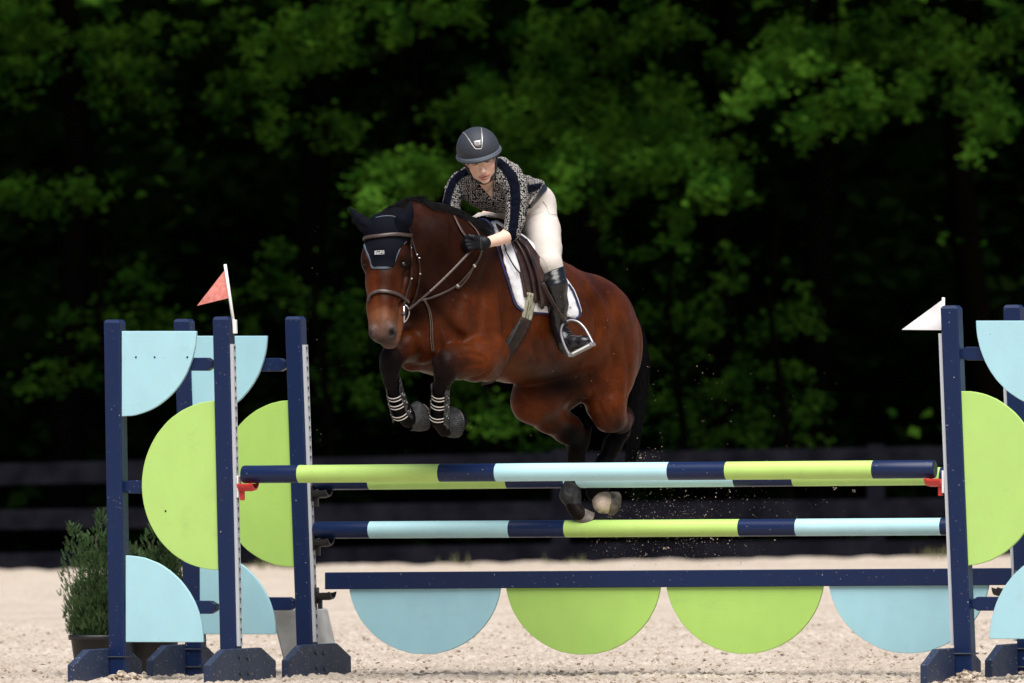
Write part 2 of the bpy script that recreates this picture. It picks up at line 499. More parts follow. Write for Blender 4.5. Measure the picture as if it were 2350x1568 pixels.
# ---- front left standard
OFF_F, OFF_B = 0.0, 1.05
s1 = empty('jump_standard', on_ground(PL(370, 1560, OFF_F)), 'front left navy jump standard with pale blue and lime panels, under the red flag', 'jump standard', grp)
gA, tA = post_at(s1, (237, 734), (248.5, 1480), OFF_F)
gB, tB = post_at(s1, (486.8, 727), (503.8, 1480), OFF_F)
foot(s1, gA, -1); foot(s1, gB + VV * PW, 1)
TP = 0.020   # panel thickness
def quarter(parent, corner, rx, ry, a0, a1, off, mat, extra=None):
    pts = arc_pts(corner[0], corner[1], rx, ry, a0, a1, 26, off) + [PL(extra[0], extra[1], off) if extra else PL(corner[0], corner[1], off)]
    return prism('panel', pts, UU * TP, mat, parent, bevel=0.003, shift=UU * 0.012)
quarter(s1, (277, 760), 171, 196, 0, -90, OFF_F, M_cyan)
pp = arc_pts(495, 1114, 172, 194, 90, 270, 44, OFF_F); pp[0] = PL(491, 920, OFF_F); pp[-1] = PL(499, 1308, OFF_F)
prism('panel', pp, UU * TP, M_lime, s1, bevel=0.003, shift=UU * 0.012)
quarter(s1, (286, 1474), 178, 199, 0, 90, OFF_F, M_cyan)
for (y0, y1, sx) in ((821, 851, 0), (1103, 1133, 3), (1379, 1409, 7)):
    rail(s1, 278 + sx, 488 + sx, y0, y1, OFF_F + 0.035, 0)
screws(s1, [(380, 1173), (312, 820), (355, 820), (430, 820)], OFF_F + .012)
strap(s1, gA + (tA - gA) * .0, 0.135)
z0, z1 = 0.178, (tB - gB).z
t0 = gB + VV * (PW + .001) + UU * .012
d = (tB - gB)
ta = t0 + d * ((0.19) / d.z); tb = t0 + d * ((P(540, 785, 43.5).z) / d.z)
keyhole_track(s1, ta, tb, 1)
def on_line(a, d, z): return a + d * ((z - a.z) / d.z)
ZP_front = PL(557, 1089, OFF_F + .04).z
cup('jump_cup', s1, on_line(t0, d, ZP_front - 0.058) + VV * .024 + UU * .02, 1, M_white, M_red)

# ---- back left standard
s2 = empty('jump_standard', on_ground(PL(540, 1550, OFF_B)), 'rear left navy jump standard with black cups, holding the lower pole and plank', 'jump standard', grp)
gC, tC = post_at(s2, (396.9, 732.4), (423.6, 1473), OFF_B)
gD, tD = post_at(s2, (652.4, 726.5), (679.5, 1480), OFF_B)
foot(s2, gC, -1); foot(s2, gD + VV * PW, 1)
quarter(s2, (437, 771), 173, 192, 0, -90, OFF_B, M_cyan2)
pp = arc_pts(665, 1110, 166, 191, 90, 270, 44, OFF_B); pp[0] = PL(659, 919, OFF_B); pp[-1] = PL(673, 1302, OFF_B)
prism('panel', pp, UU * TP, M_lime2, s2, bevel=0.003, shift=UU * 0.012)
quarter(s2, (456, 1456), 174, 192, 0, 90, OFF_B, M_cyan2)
for (y0, y1, sx) in ((822, 852, 0), (1103, 1133, 9), (1371, 1401, 20)):
    rail(s2, 437 + sx, 656 + sx, y0, y1, OFF_B + 0.035, 0)
for h in (0.06, 0.152): strap(s2, gC, h)
t0 = gD + VV * (PW + .001) + UU * .012; d = tD - gD
keyhole_track(s2, t0 + d * (0.19 / d.z), t0 + d * ((P(700, 786, 44.4).z) / d.z), 1)
ZP_back = PL(722, 1105, OFF_B + .04).z; ZP_low = PL(722, 1217, OFF_B + .04).z; ZP_pl = PL(745, 1352, OFF_B).z
for z in (ZP_back - .058, ZP_low - .058, ZP_pl - 0.03):
    cup('jump_cup', s2, on_line(t0, d, z) + VV * .024 + UU * .02, 1, M_blackp, M_blackp, big=False)

# ---- front right standard
s3 = empty('jump_standard', on_ground(PL(2300, 1560, OFF_F)), 'front right navy jump standard with lime half disc, beside the white flag', 'jump standard', grp)
gE, tE = post_at(s3, (2157.4, 701.4), (2187.8, 1475.6), OFF_F)
gH, tH = post_at(s3, (2419, 700), (2449, 1475), OFF_F)
foot(s3, gE, -1); foot(s3, gH + VV * PW, 1)
pp = arc_pts(2211, 1098, 176, 200, 90, -90, 44, OFF_F); pp[0] = PL(2202, 898, OFF_F); pp[-1] = PL(2220, 1299, OFF_F)
prism('panel', pp, UU * TP, M_lime, s3, bevel=0.003, shift=UU * 0.012)
quarter(s3, (2419, 736), 181, 202, 180, 270, OFF_F, M_cyan)
quarter(s3, (2446, 1467), 177, 203, 180, 90, OFF_F, M_cyan)
for (y0, y1, sx) in ((796, 827, 0), (1085, 1115, 8), (1370, 1402, 26)):
    rail(s3, 2202 + sx, 2424 + sx, y0, y1, OFF_F + 0.035, 0)
strap(s3, gE, 0.15)
t0 = gE - VV * .001 + UU * .012; d = tE - gE
keyhole_track(s3, t0 + d * (0.19 / d.z), t0 + d * ((P(2152, 762, 42.4).z) / d.z), -1)
ZPR = PL(2147, 1077, OFF_F + .04).z
cup('jump_cup', s3, on_line(t0, d, ZPR - 0.058) - VV * .024 + UU * .02, -1, M_white, M_red)

# ---- back right standard
s4 = empty('jump_standard', on_ground(PL(2400, 1550, OFF_B)), 'navy jump standard cut by the right edge of the picture, behind the lime half disc', 'jump standard', grp)
gG, tG = post_at(s4, (2301, 700), (2333, 1475), OFF_B)
gK, tK = post_at(s4, (2560, 700), (2592, 1475), OFF_B)
foot(s4, gG, -1); foot(s4, gK + VV * PW, 1)
pp = arc_pts(2352, 1096, 172, 195, 90, -90, 44, OFF_B)
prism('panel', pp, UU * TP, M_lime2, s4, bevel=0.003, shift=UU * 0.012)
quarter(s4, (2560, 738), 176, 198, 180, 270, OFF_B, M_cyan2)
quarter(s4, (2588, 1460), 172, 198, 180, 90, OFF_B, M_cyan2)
for (y0, y1, sx) in ((796, 827, 0), (1085, 1115, 8), (1366, 1398, 26)):
    rail(s4, 2344 + sx, 2564 + sx, y0, y1, OFF_B + 0.035, 0)
for h in (0.06, 0.152): strap(s4, gG, h)
t0 = gG - VV * .001 + UU * .012; d = tG - gG
keyhole_track(s4, t0 + d * (0.19 / d.z), t0 + d * ((P(2301, 762, 43.4).z) / d.z), -1)
for z in (PL(2290, 1092, OFF_B).z - .058, PL(2290, 1207, OFF_B).z - .058, PL(2300, 1342, OFF_B).z - .03):
    cup('jump_cup', s4, on_line(t0, d, z) - VV * .024 + UU * .02, -1, M_blackp, M_blackp, big=False)

# ---- poles
def pole(label, ends, bands, off, r):
    (xa, ya), (xb, yb) = ends
    cols = {'n': 0, 'c': 1, 'l': 2}
    V, Fc, mi = [], [], []
    n = 28
    def cen(x):
        t = (x - xa) / (xb - xa); return PL(x, ya + (yb - ya) * t, off)
    A, B = cen(xa), cen(xb); ax = (B - A).normalized(); up = (ZU - ax * ZU.dot(ax)).normalized(); bb = ax.cross(up)
    def ring(c, rr_):
        o = len(V)
        for k in range(n):
            a = 2 * math.pi * k / n; V.append(c + up * math.sin(a) * rr_ + bb * math.cos(a) * rr_)
        return o
    rings = [(ring(A, r - .009), None), (ring(A + ax * .003, r - .003), 'n'), (ring(A + ax * .009, r), 'n')]
    for (x, c) in bands:
        last = (x == bands[-1][0]); p = cen(x)
        if last: p = p - ax * .009
        rings.append((ring(p, r), c))
    rings += [(ring(B - ax * .003, r - .003), 'n'), (ring(B, r - .009), 'n')]
    for (o1, _), (o2, c) in zip(rings, rings[1:]):
        for k in range(n):
            k2 = (k + 1) % n; Fc.append((o1 + k, o1 + k2, o2 + k2, o2 + k)); mi.append(cols[c])
    Fc.append(tuple(rings[0][0] + k for k in range(n))[::-1]); mi.append(0)
    Fc.append(tuple(rings[-1][0] + k for k in range(n))); mi.append(0)
    me = bpy.data.meshes.new('jump_pole'); me.from_pydata([tuple(v - A) for v in V], [], Fc)
    for m_ in (M_navyp, M_cyanp, M_limep): me.materials.append(m_)
    me.polygons.foreach_set('material_index', mi)
    me.polygons.foreach_set('use_smooth', [len(f) == 4 for f in Fc]); me.update()
    o = bpy.data.objects.new('jump_pole', me); COL.objects.link(o); o.location = A
    return tag(o, label, 'jump pole', 'striped poles across the jump')
M_navyp = paint('navy_pole_paint', (0.0050, 0.0150, 0.062), wear=-0.35, rough=0.36)
M_cyanp = paint('pale_blue_pole_paint', (0.42, 0.68, 0.74), wear=-0.7, rough=0.4, scuff=(0.12, 0.25, 0.3))
M_limep = paint('lime_pole_paint', (0.45, 0.66, 0.17), wear=-0.7, rough=0.4, scuff=(0.2, 0.3, 0.06))
RP = 0.0455
pole('front top pole striped navy, lime and pale blue, resting in red cups', ((557, 1089), (2147, 1077)),
     [(687, 'n'), (1010, 'l'), (1140, 'n'), (1536, 'c'), (1668, 'n'), (2005, 'l'), (2147, 'n')], OFF_F + .045, RP)
pole('rear top pole striped navy, lime and pale blue, half hidden behind the front top pole', ((722, 1105), (2288, 1092)),
     [(849, 'n'), (1165, 'l'), (1298, 'n'), (1687, 'c'), (1822, 'n'), (2160, 'l'), (2288, 'n')], OFF_B + .045, RP)
pole('lower pole striped navy, pale blue and lime, in black cups above the scalloped plank', ((722, 1217), (2288, 1208)),
     [(850, 'n'), (1171, 'c'), (1299, 'n'), (1698, 'l'), (1829, 'n'), (2161, 'c'), (2288, 'n')], OFF_B + .045, RP - .001)

# ---- scalloped plank
pk = empty('scalloped_plank', PL(1530, 1352, OFF_B), 'navy plank with four hanging half discs in pale blue and lime under the poles', 'jump plank')
pts = [PL(745, 1314, OFF_B), PL(2320, 1304, OFF_B), PL(2320, 1343, OFF_B), PL(745, 1353, OFF_B)]
prism('plank_board', pts, UU * 0.05, M_navyp, pk, bevel=0.004)
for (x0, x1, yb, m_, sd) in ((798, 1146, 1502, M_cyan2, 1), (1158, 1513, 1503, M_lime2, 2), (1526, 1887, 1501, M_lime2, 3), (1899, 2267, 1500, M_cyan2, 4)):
    cx = (x0 + x1) / 2; hw = (x1 - x0) / 2; yt = 1349 - (cx - 745) * 10 / 1575; h = yb - yt
    # circular segment through the chord ends and the lowest point
    R = (hw * hw + h * h) / (2 * h); cy = yb - R
    a0 = math.asin(min(1, hw / R)) if cy < yt else math.pi - math.asin(hw / R)
    pts = []
    rr = random.Random(sd)
    for i in range(41):
        a = -a0 + 2 * a0 * i / 40
        pts.append(PL(cx + R * math.sin(a), cy + R * math.cos(a) + rr.uniform(-.5, .5), OFF_B))
    prism('half_disc', pts, UU * 0.018, m_, pk, bevel=0.0025, shift=UU * 0.016)

# ---- flags
M_flagred = new_mat('faded_red_cloth', (0.62, 0.13, 0.11), 0.85)
nn = tex(M_flagred, 'Noise', 40, Detail=6)
nodes(M_flagred)[2].new(ramp(M_flagred, nn.outputs[0], [(0.30, (0.60, 0.17, 0.14)), (0.70, (0.72, 0.29, 0.25))]).outputs[0], nodes(M_flagred)[3].inputs['Base Color'])
M_flagw = new_mat('white_cloth', (0.80, 0.79, 0.80), 0.8)
def flag(label, st_t, st_b, tri, off, mat, holder):
    a, b = PL(*st_t, off), PL(*st_b, off)
    e = empty('marker_flag', b, label, 'flag')
    tube('stick', [b, b + (a - b) * .5, a], 0.0078, M_white, e, n=10)
    # cloth as a thin solid with a little wave
    A, B, C_ = [Vector((p[0], p[1], 0)) for p in tri]
    V, Fc = [], []; n = 14
    idx = {}
    for i in range(n + 1):
        for j in range(n + 1 - i):
            p = A + (B - A) * (i / n) + (C_ - A) * (j / n)
            wv = 0.004 * math.sin(p.x * 0.06) + 0.002 * math.sin(p.y * .09)
            wv *= min(1, abs(p.x - A.x) / 20)
            idx[i, j] = len(V); V.append(PL(p.x, p.y, off + wv))
    for i in range(n):
        for j in range(n - i):
            Fc.append((idx[i, j], idx[i + 1, j], idx[i, j + 1]))
            if j < n - i - 1: Fc.append((idx[i + 1, j], idx[i + 1, j + 1], idx[i, j + 1]))
    m0 = len(V); V += [v + UU * .0015 for v in V]; Fc += [tuple(k + m0 for k in f[::-1]) for f in Fc]
    mk('flag_cloth', V, Fc, mat, e, smooth=True)
    ha, hb = PL(*holder[0], off), PL(*holder[1], off)
    obox('holder', (ha + hb) / 2 , VV, UU, (ha - hb).normalized(), 0.019, 0.022, (ha - hb).length, M_white, e, bevel=0.003)
flag('small faded red triangular flag on a white stick above the left standard', (516.5, 607), (539, 760), ((518, 617), (452, 702), (526, 684)), OFF_F + .03, M_flagred, ((538.5, 734), (540, 766)))
flag('small white triangular flag on a short white stick beside the right standard', (2165, 683), (2164, 790), ((2163, 688), (2069, 757), (2160, 758)), OFF_F + .12, M_flagw, ((2166, 760), (2166, 790)))

# ---- pale leaning block behind the left standards
M_grey = new_mat('pale_grey_plastic', (0.50, 0.50, 0.48), 0.6)
nn = tex(M_grey, 'Noise', 12, Detail=6)
nodes(M_grey)[2].new(ramp(M_grey, nn.outputs[0], [(0.3, (0.38, 0.37, 0.35)), (0.7, (0.54, 0.54, 0.53))]).outputs[0], nodes(M_grey)[3].inputs['Base Color'])
Yb = 45.0
gyb = 1100 + 1.02 * FPX / Yb
bp = [P(619, 1396, Yb), P(729, 1396, Yb), P(764, gyb + 3, Yb), P(657, gyb + 3, Yb)]
blk = prism('plastic_block', bp, Vector((0.05, 0.16, 0)), M_grey, None, bevel=0.012)
tag(blk, 'pale grey plastic block leaning behind the second left post', 'block')

# ---- potted evergreens
M_pot = new_mat('black_nursery_pot', (0.010, 0.010, 0.012), 0.5)
M_frond = new_mat('cypress_green', (0.07, 0.11, 0.05), 0.65, 0.25)
nn = tex(M_frond, 'Noise', 7, Detail=3)
nodes(M_frond)[2].new(ramp(M_frond, nn.outputs[0], [(0.35, (0.018, 0.045, 0.012)), (0.7, (0.080, 0.140, 0.050))]).outputs[0], nodes(M_frond)[3].inputs['Base Color'])
M_bark = new_mat('bark', (0.05, 0.037, 0.026), 0.95, 0.1)
def evergreen(px, Y, top, wpx, label, seed, zc):
    rr = random.Random(seed)
    base = P(px, 1100 + 1.02 * FPX / Y, Y); base.z = 0.0
    e = empty('potted_evergreen', base, label, 'potted evergreen', 'evergreens in black pots')
    # pot
    prof = [(0.105, 0), (0.11, .01), (0.135, .19), (0.148, .19), (0.150, .215), (0.138, .217), (0.13, .19)]
    V, Fc = [], []; n = 28
    for (r, z) in prof:
        for k in range(n): V.append(base + Vector((r * math.cos(6.2832 * k / n), r * math.sin(6.2832 * k / n), z)))
    for i in range(len(prof) - 1):
        for k in range(n): Fc.append((i * n + k, i * n + (k + 1) % n, (i + 1) * n + (k + 1) % n, (i + 1) * n + k))
    Fc.append(tuple(range(n))[::-1]); Fc.append(tuple((len(prof) - 1) * n + k for k in range(n)))
    mk('pot', V, Fc, M_pot, e, smooth=True)
    H = top
    tube('stem', [base + Vector((0, 0, .17)), base + Vector((.01, 0, H * .5)), base + Vector((0, .01, H * .85))], [.014, .010, .004], M_bark, e)
    # fronds: fans of small flat sprays
    V, Fc = [], []
    def spray(p, d, L, w_):
        # feather of little leaflets along axis d
        side = d.cross(Vector((rr.uniform(-1, 1), rr.uniform(-1, 1), rr.uniform(-.3, 1)))).normalized()
        m = 5
        for s in range(m):
            t = s / m
            q = p + d * (L * t)
            for sg in (-1, 1):
                l = L * 0.42 * (1 - t * .6)
                dd = (d * .75 + side * sg * .8).normalized(); nrm = dd.cross(d).normalized() if dd.cross(d).length > 1e-5 else ZU
                x2 = dd.cross(nrm).normalized() * w_
                o = len(V); V.extend([q - x2, q + x2, q + dd * l]); Fc.append((o, o + 1, o + 2))
        o = len(V); x2 = side * w_; V.extend([p - x2, p + x2, p + d * L * 1.15]); Fc.append((o, o + 1, o + 2))
    N = 6000
    # several leader tips
    leads = [(rr.uniform(-.13, .13), rr.uniform(-.09, .09), H * rr.uniform(.5, .95)) for _ in range(9)] + [(0.03, 0, H)]
    for i in range(N):
        lx, ly, lh = rr.choice(leads)
        t = rr.random() ** 1.05
        z = .15 + (lh - .15) * t
        rmax = wpx * (0.55 + 0.9 * math.sin(min(1, t * 1.05) * math.pi * .62 + .25)) * (1 - t ** 2.2) * .72 + .012
        a = rr.uniform(0, 6.283); r = rmax * rr.random() ** 0.38
        c = base + Vector((lx * t + r * math.cos(a), ly * t + r * math.sin(a), z))
        d = Vector((math.cos(a) * .55, math.sin(a) * .55, 1.0 + rr.uniform(-.3, .5))).normalized()
        d = (d + Vector((rr.uniform(-.3, .3), rr.uniform(-.3, .3), 0))).normalized()
        spray(c, d, rr.uniform(.018, .045), .0019)
    f = mk('foliage', V, Fc, M_frond, e)
    return e
evergreen(222, 45.1, 0.86, .155, 'green cypress bush in a black pot, left of the first navy post', 5, 0)
evergreen(352, 45.3, 0.84, .165, 'green cypress bush in a black pot, between the left navy posts behind the lime panel', 9, 0)

# clods kicked against two posts
def heap(name, c, wx, wy, hz, seed, label):
    rr = random.Random(seed); V, Fc = [], []
    for i in range(60):
        a = rr.uniform(0, 6.28); r = rr.random() ** .6
        x = c.x + wx * r * math.cos(a); y = c.y + wy * r * math.sin(a)
        lump((x, y, gz(x, y) + hz * (1 - r) * rr.uniform(.5, 1)), rr.uniform(.008, .02), V, Fc, (1.4, 1, .8), rr, .4)
    o = mk(name, V, Fc, M_clod); tag(o, label, 'sand heap', kind='stuff')
heap('sand_heap', PL(275, 1556, -.12), .13, .08, .05, 1, 'clods of damp footing heaped against the leftmost navy post')
heap('sand_heap', PL(2215, 1552, -.12), .11, .08, .06, 2, 'clods of damp footing heaped against the right standard')
# ------------------------------------------------------------------ trees behind the fence
def leaf_mat(name, lo, hi, sc_=2.2, tr=0.3):
    m = new_mat(name, hi, 0.8, 0.04)
    t, N, L, b = nodes(m)
    n = tex(m, 'Noise', sc_, Detail=4)
    c = ramp(m, n.outputs[0], [(0.36, lo), (0.64, hi)]).outputs[0]
    L.new(c, b.inputs['Base Color'])
    tl = N.new('ShaderNodeBsdfTranslucent'); L.new(c, tl.inputs[0])
    mx = N.new('ShaderNodeMixShader'); mx.inputs[0].default_value = tr
    out = N['Material Output']
    L.new(b.outputs[0], mx.inputs[1]); L.new(tl.outputs[0], mx.inputs[2]); L.new(mx.outputs[0], out.inputs[0])
    return m
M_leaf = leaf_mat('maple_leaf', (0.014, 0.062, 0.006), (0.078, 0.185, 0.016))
M_leafd = leaf_mat('shaded_leaf', (0.002, 0.007, 0.001), (0.007, 0.020, 0.002), 1.1)  # near-black leaf copy: gloom deep in the wood put into its colour
M_trunk = new_mat('tree_bark', (0.003, 0.0025, 0.002), 1.0, 0.0)
def leaf(V, Fc, p, s, rr, tilt=0.8):
    # folded five point leaf: two quads
    n = Vector((rr.uniform(-tilt, tilt), -0.35 + rr.uniform(-tilt, tilt), 1.0)).normalized()
    a = rr.uniform(0, 6.283)
    d = Vector((math.cos(a), math.sin(a), rr.uniform(-.5, .2)))
    d = (d - n * d.dot(n)).normalized(); b = n.cross(d)
    o = len(V)
    dr = n * (-0.12 * s)
    V.extend([p, p + d * s * .35 + b * s * .48 + dr, p + d * s, p + d * s * .35 - b * s * .48 + dr])
    Fc.append((o, o + 1, o + 2)); Fc.append((o, o + 2, o + 3))
def spray_cluster(V, Fc, c, rx, rz, ry, n, s, rr, droop=0.5):
    """sprays of leaves: several twigs radiating down and outward inside an ellipsoid"""
    k = max(3, int(n / 26))
    for i in range(k):
        a = rr.uniform(0, 6.283); r = rr.random() ** .5
        q = c + Vector((rx * r * math.cos(a), ry * rr.uniform(-1, 1), rz * r * math.sin(a)))
        dirv = Vector((rr.uniform(-1, 1), rr.uniform(-.9, .3), -droop + rr.uniform(-.5, .5))).normalized()
        L = rr.uniform(.15, .42)
        for j in range(int(n / k)):
            t = rr.random()
            pj = q + dirv * (L * t) + Vector((rr.gauss(0, .075), rr.gauss(0, .075), rr.gauss(0, .05)))
            leaf(V, Fc, pj, s * rr.uniform(.6, 1.25), rr)
# (picture x, y, half width, half height, lightness 0..1) of the leafy masses that can be told apart
CL = [
 # left edge
 (40,55,60,40,.30),(20,170,40,60,.30),(90,120,40,30,.25),(60,430,120,28,.38),(160,400,60,26,.38),(15,440,30,24,.42),(150,440,30,20,.35),
 (240,80,60,30,.22),(290,140,70,40,.32),(215,170,30,40,.30),(240,215,16,25,.22),(330,60,60,40,.15),(275,395,14,10,.25),
 # second: bright top left centre
 (620,95,45,40,.75),(690,50,70,45,.85),(770,35,60,40,.85),(700,110,50,35,.80),(755,95,45,30,.65),(660,135,35,25,.6),(610,210,22,60,.4),(603,290,18,22,.55),(800,90,25,25,.45),
 (585,150,20,30,.4),(560,30,40,30,.2),
 (920,30,35,45,.85),(975,20,45,25,.8),(1040,15,35,18,.65),(1080,25,30,18,.55),(900,70,20,15,.7),
 # left of helmet
 (870,400,40,40,.85),(860,445,30,30,1.0),(930,375,60,35,.85),(1000,370,45,30,.8),(960,420,50,30,.65),(905,350,40,22,.7),(1035,400,25,20,.5),(845,430,12,30,.95),
 (885,490,35,30,.45),
 # behind helmet and right of it
 (1020,255,30,30,.5),(1060,230,45,35,.5),(1110,200,45,40,.6),(1150,240,50,40,.65),(1130,170,40,25,.5),(1190,290,50,50,.55),(1180,350,40,30,.4),(1250,250,50,40,.5),(1230,190,35,30,.4),
 (1300,300,45,35,.5),(1320,350,45,40,.7),(1300,395,35,40,.85),(1290,430,20,18,.8),(1360,330,40,30,.6),(1390,380,30,30,.5),(1240,370,40,30,.45),(1230,430,30,20,.4),
 (1240,40,60,30,.35),(1330,60,40,35,.4),(1270,70,35,30,.45),(1400,50,50,30,.4),(1490,25,60,25,.35),(1560,40,50,30,.3),(1430,100,40,30,.3),
 # middle right
 (1430,300,45,45,.6),(1500,260,50,45,.6),(1500,340,50,35,.75),(1560,300,50,45,.65),(1600,350,45,40,.8),(1620,400,30,30,.9),(1610,435,14,16,.85),(1560,240,45,40,.5),(1620,280,40,40,.55),(1660,370,40,30,.6),(1440,420,25,30,.55),(1500,370,40,30,.6),(1480,200,50,35,.45),
 (1550,500,22,30,.6),(1545,530,14,18,.7),(1660,330,35,35,.5),(1700,430,30,30,.35),(1400,240,40,40,.4),
 # bright arch on the right
 (1700,210,28,26,.95),(1730,170,35,28,.95),(1760,120,45,30,.9),(1800,70,45,30,.8),(1850,100,45,35,.85),(1790,150,40,25,.8),(1870,140,35,25,.9),(1820,40,30,22,.6),(1690,225,14,14,.8),(1900,60,30,30,.6),
 (1870,260,35,26,.9),(1920,215,40,35,.85),(1960,180,40,35,.9),(1990,210,30,35,.85),(1900,240,40,20,.8),(1845,265,20,18,.8),(1960,240,40,20,.7),
 (2075,200,28,35,.8),(2065,230,18,20,.7),(2100,150,30,30,.6),(2000,100,60,40,.4),(2080,90,60,40,.45),(2140,60,50,40,.4),(2190,100,40,40,.5),(2215,130,25,25,.5),(2090,20,60,20,.35),(2320,30,30,40,.3),
 (2270,190,25,30,.7),(2290,240,30,35,.8),(2260,300,25,30,.7),(2245,340,16,24,.85),(2310,260,20,25,.6),(2225,215,20,30,.4),
 (1240,180,28,24,.45),(1280,140,30,20,.4),(1350,180,40,30,.35),(1330,230,45,30,.4),(1400,150,40,30,.3),
]
_r = random.Random(55)
CL += [(_r.uniform(1020, 1720), _r.uniform(40, 470), _r.uniform(30, 55), _r.uniform(25, 45), _r.uniform(.22, .42)) for _ in range(34)]
CL += [(_r.uniform(0, 560), _r.uniform(0, 240), _r.uniform(25, 50), _r.uniform(20, 40), _r.uniform(.12, .26)) for _ in range(10)]
CL += [(_r.uniform(1700, 2350), _r.uniform(0, 230), _r.uniform(25, 50), _r.uniform(20, 40), _r.uniform(.2, .4)) for _ in range(12)]
LOW = [ # understorey seen below the big crowns
 (180,700,50,30,.35),(260,720,26,26,.55),(290,650,35,30,.35),(250,780,60,25,.25),(140,850,50,35,.3),(220,830,50,30,.28),(90,880,40,25,.25),(330,700,40,60,.28),(310,600,40,20,.15),
 (400,750,50,40,.25),(560,700,30,60,.15),(640,640,60,50,.18),(620,580,50,30,.2),(750,700,50,40,.28),(800,750,50,40,.4),(770,800,50,40,.35),(790,860,40,50,.42),(820,900,40,30,.5),(750,880,30,30,.3),(800,700,30,30,.4),
 (1080,900,60,50,.4),(1150,940,35,45,.75),(1130,970,20,25,.85),(1100,850,50,40,.35),(1190,930,30,30,.5),(1250,1000,40,30,.3),(960,880,60,40,.15),
 (1510,730,40,40,.3),(1540,800,50,50,.3),(1590,740,50,40,.25),(1620,680,60,40,.2),(1500,900,60,40,.4),(1560,960,70,50,.42),(1640,990,80,30,.42),(1640,890,60,50,.35),(1720,960,60,60,.32),(1720,850,60,50,.25),(1800,960,60,50,.33),(1820,870,50,50,.25),
 (1780,760,60,50,.2),(1850,700,50,50,.15),(1690,600,50,40,.15),(1900,620,60,40,.12),(1860,1000,60,30,.22),(1500,1000,50,30,.45),(1850,920,40,40,.28),(1520,620,40,30,.15),(1460,560,50,30,.15),(1980,700,60,60,.08),(1300,780,40,30,.05),
 (700,1000,80,30,.08),(900,1010,70,20,.06),(500,450,80,50,.06),(700,400,80,60,.07),(650,500,60,40,.10),(760,290,60,40,.18),(820,270,40,20,.14),(400,300,80,60,.05),(300,520,60,40,.10),(800,560,50,40,.06),(1330,560,60,50,.10),(1420,620,40,40,.06),(780,300,40,25,.2),
]
TREES = [
 ('tall broad-leaved tree at the far left with sparse dim leaves', -400, 540, 160, 112.0),
 ('broad-leaved tree with bright leaf sprays hanging at the top left of centre', 540, 845, 690, 111.0),
 ('broad-leaved tree with a bright leafy bough just left of the helmet', 845, 1060, 1010, 113.0),
 ('broad-leaved tree with mid green boughs hanging behind and right of the rider', 1060, 1420, 1350, 110.5),
 ('broad-leaved tree with drooping leafy boughs between the horse and the right side', 1420, 1690, 1640, 112.0),
 ('broad-leaved tree with the brightest arching boughs at the upper right', 1690, 2050, 1870, 110.0),
 ('broad-leaved tree at the far right with a long hanging leafy bough', 2050, 2800, 2250, 112.0),
]
tg = 'broad-leaved trees behind the black fence'
def limb(parent_geo, a, b, r0, r1, rr, sag=.25):
    pts = [a]
    for s in range(1, 6):
        t = s / 5
        q = a.lerp(b, t); q.z += sag * math.sin(t * math.pi) ; q += Vector((rr.uniform(-.15, .15), rr.uniform(-.15, .15), rr.uniform(-.1, .1))) * (0 if s == 5 else 1)
        pts.append(q)
    parent_geo.append(tube_geo(pts, [r0 + (r1 - r0) * i / 5 for i in range(6)], 6))
for ti, (lab, xa, xb, tx, ty) in enumerate(TREES):
    rr = random.Random(100 + ti)
    base = P(tx, 1100, ty); base.z = -0.05
    e = empty('broadleaf_tree', base, lab, 'tree', tg)
    tg_ = []
    top = base + Vector((rr.uniform(-.4, .4), -1.0, 13))
    tp = [base, base + Vector((rr.uniform(-.1, .1), 0, 2.2)), base + Vector((rr.uniform(-.3, .3), -.2, 5.5)), base.lerp(top, .7), top]
    tg_.append(tube_geo(spline(tp, 9), [.30, .25, .22, .2, .18, .15, .12, .09, .05], 10))
    V, Fc = [], []
    for (cx, cy, hw, hh, br) in CL:
        if not (xa <= cx < xb): continue
        Y = 99.2 + (1 - br) ** 0.85 * 9.5 + rr.uniform(-.15, .15)
        c = P(cx, cy, Y); m = FPX / Y
        n = int(34 + 0.088 * hw * hh * (0.5 + br))
        spray_cluster(V, Fc, c, hw / m * 1.02, hh / m * 1.02, .35, n, .086, rr, .8)
        if hw > 38 and rr.random() < .45:
            limb(tg_, tp[2].lerp(top, rr.uniform(0, .5)), c + Vector((0, .25, .1)), .05, .008, rr, .5)
    # upper crown: unseen above the picture, overhang shaped to shade the lower boughs
    wx0, wx1 = P(max(xa, -350), 0, 103).x, P(min(xb, 2700), 0, 103).x
    for i in range(int(420 * (wx1 - wx0))):
        x = rr.uniform(wx0 - .3, wx1 + .3); y = rr.uniform(97.8, 112.0)
        zb = 7.35 + max(0, 100.5 - y) * .55 + 0.5 * noise.noise(Vector((x * .8, y * .6, 1))) + .12 * abs(y - 105)* 0
        z = zb + rr.random() ** 2 * 5
        leaf(V, Fc, Vector((x, y, z)), rr.uniform(.28, .42), rr, .5)
    # shaded inner boughs
    for i in range(int(4 * (wx1 - wx0))):
        x = rr.uniform(wx0, wx1); y = rr.uniform(105.5, 110.5); z = rr.uniform(1.2, 7.6)
        if noise.noise(Vector((x * .7, y * .5, z * .7))) < .02: continue
        for j in range(5):
            leaf(V, Fc, Vector((x + rr.gauss(0, .2), y + rr.gauss(0, .2), z + rr.gauss(0, .15))), rr.uniform(.12, .2), rr, .9)
    VT, FT = merge(tg_)
    mk('trunk', VT, FT, M_trunk, e, smooth=True)
    mk('crown', V, Fc, M_leaf, e)
ug = 'young trees in the shade behind the fence'
groups = {}
LOW = [q for q in LOW if q[4] >= .14]
for q in LOW: groups.setdefault(0 if q[0] < 480 else 1 if q[0] < 930 else 2 if q[0] < 1420 else 3 if q[0] < 1670 else 4, []).append(q)
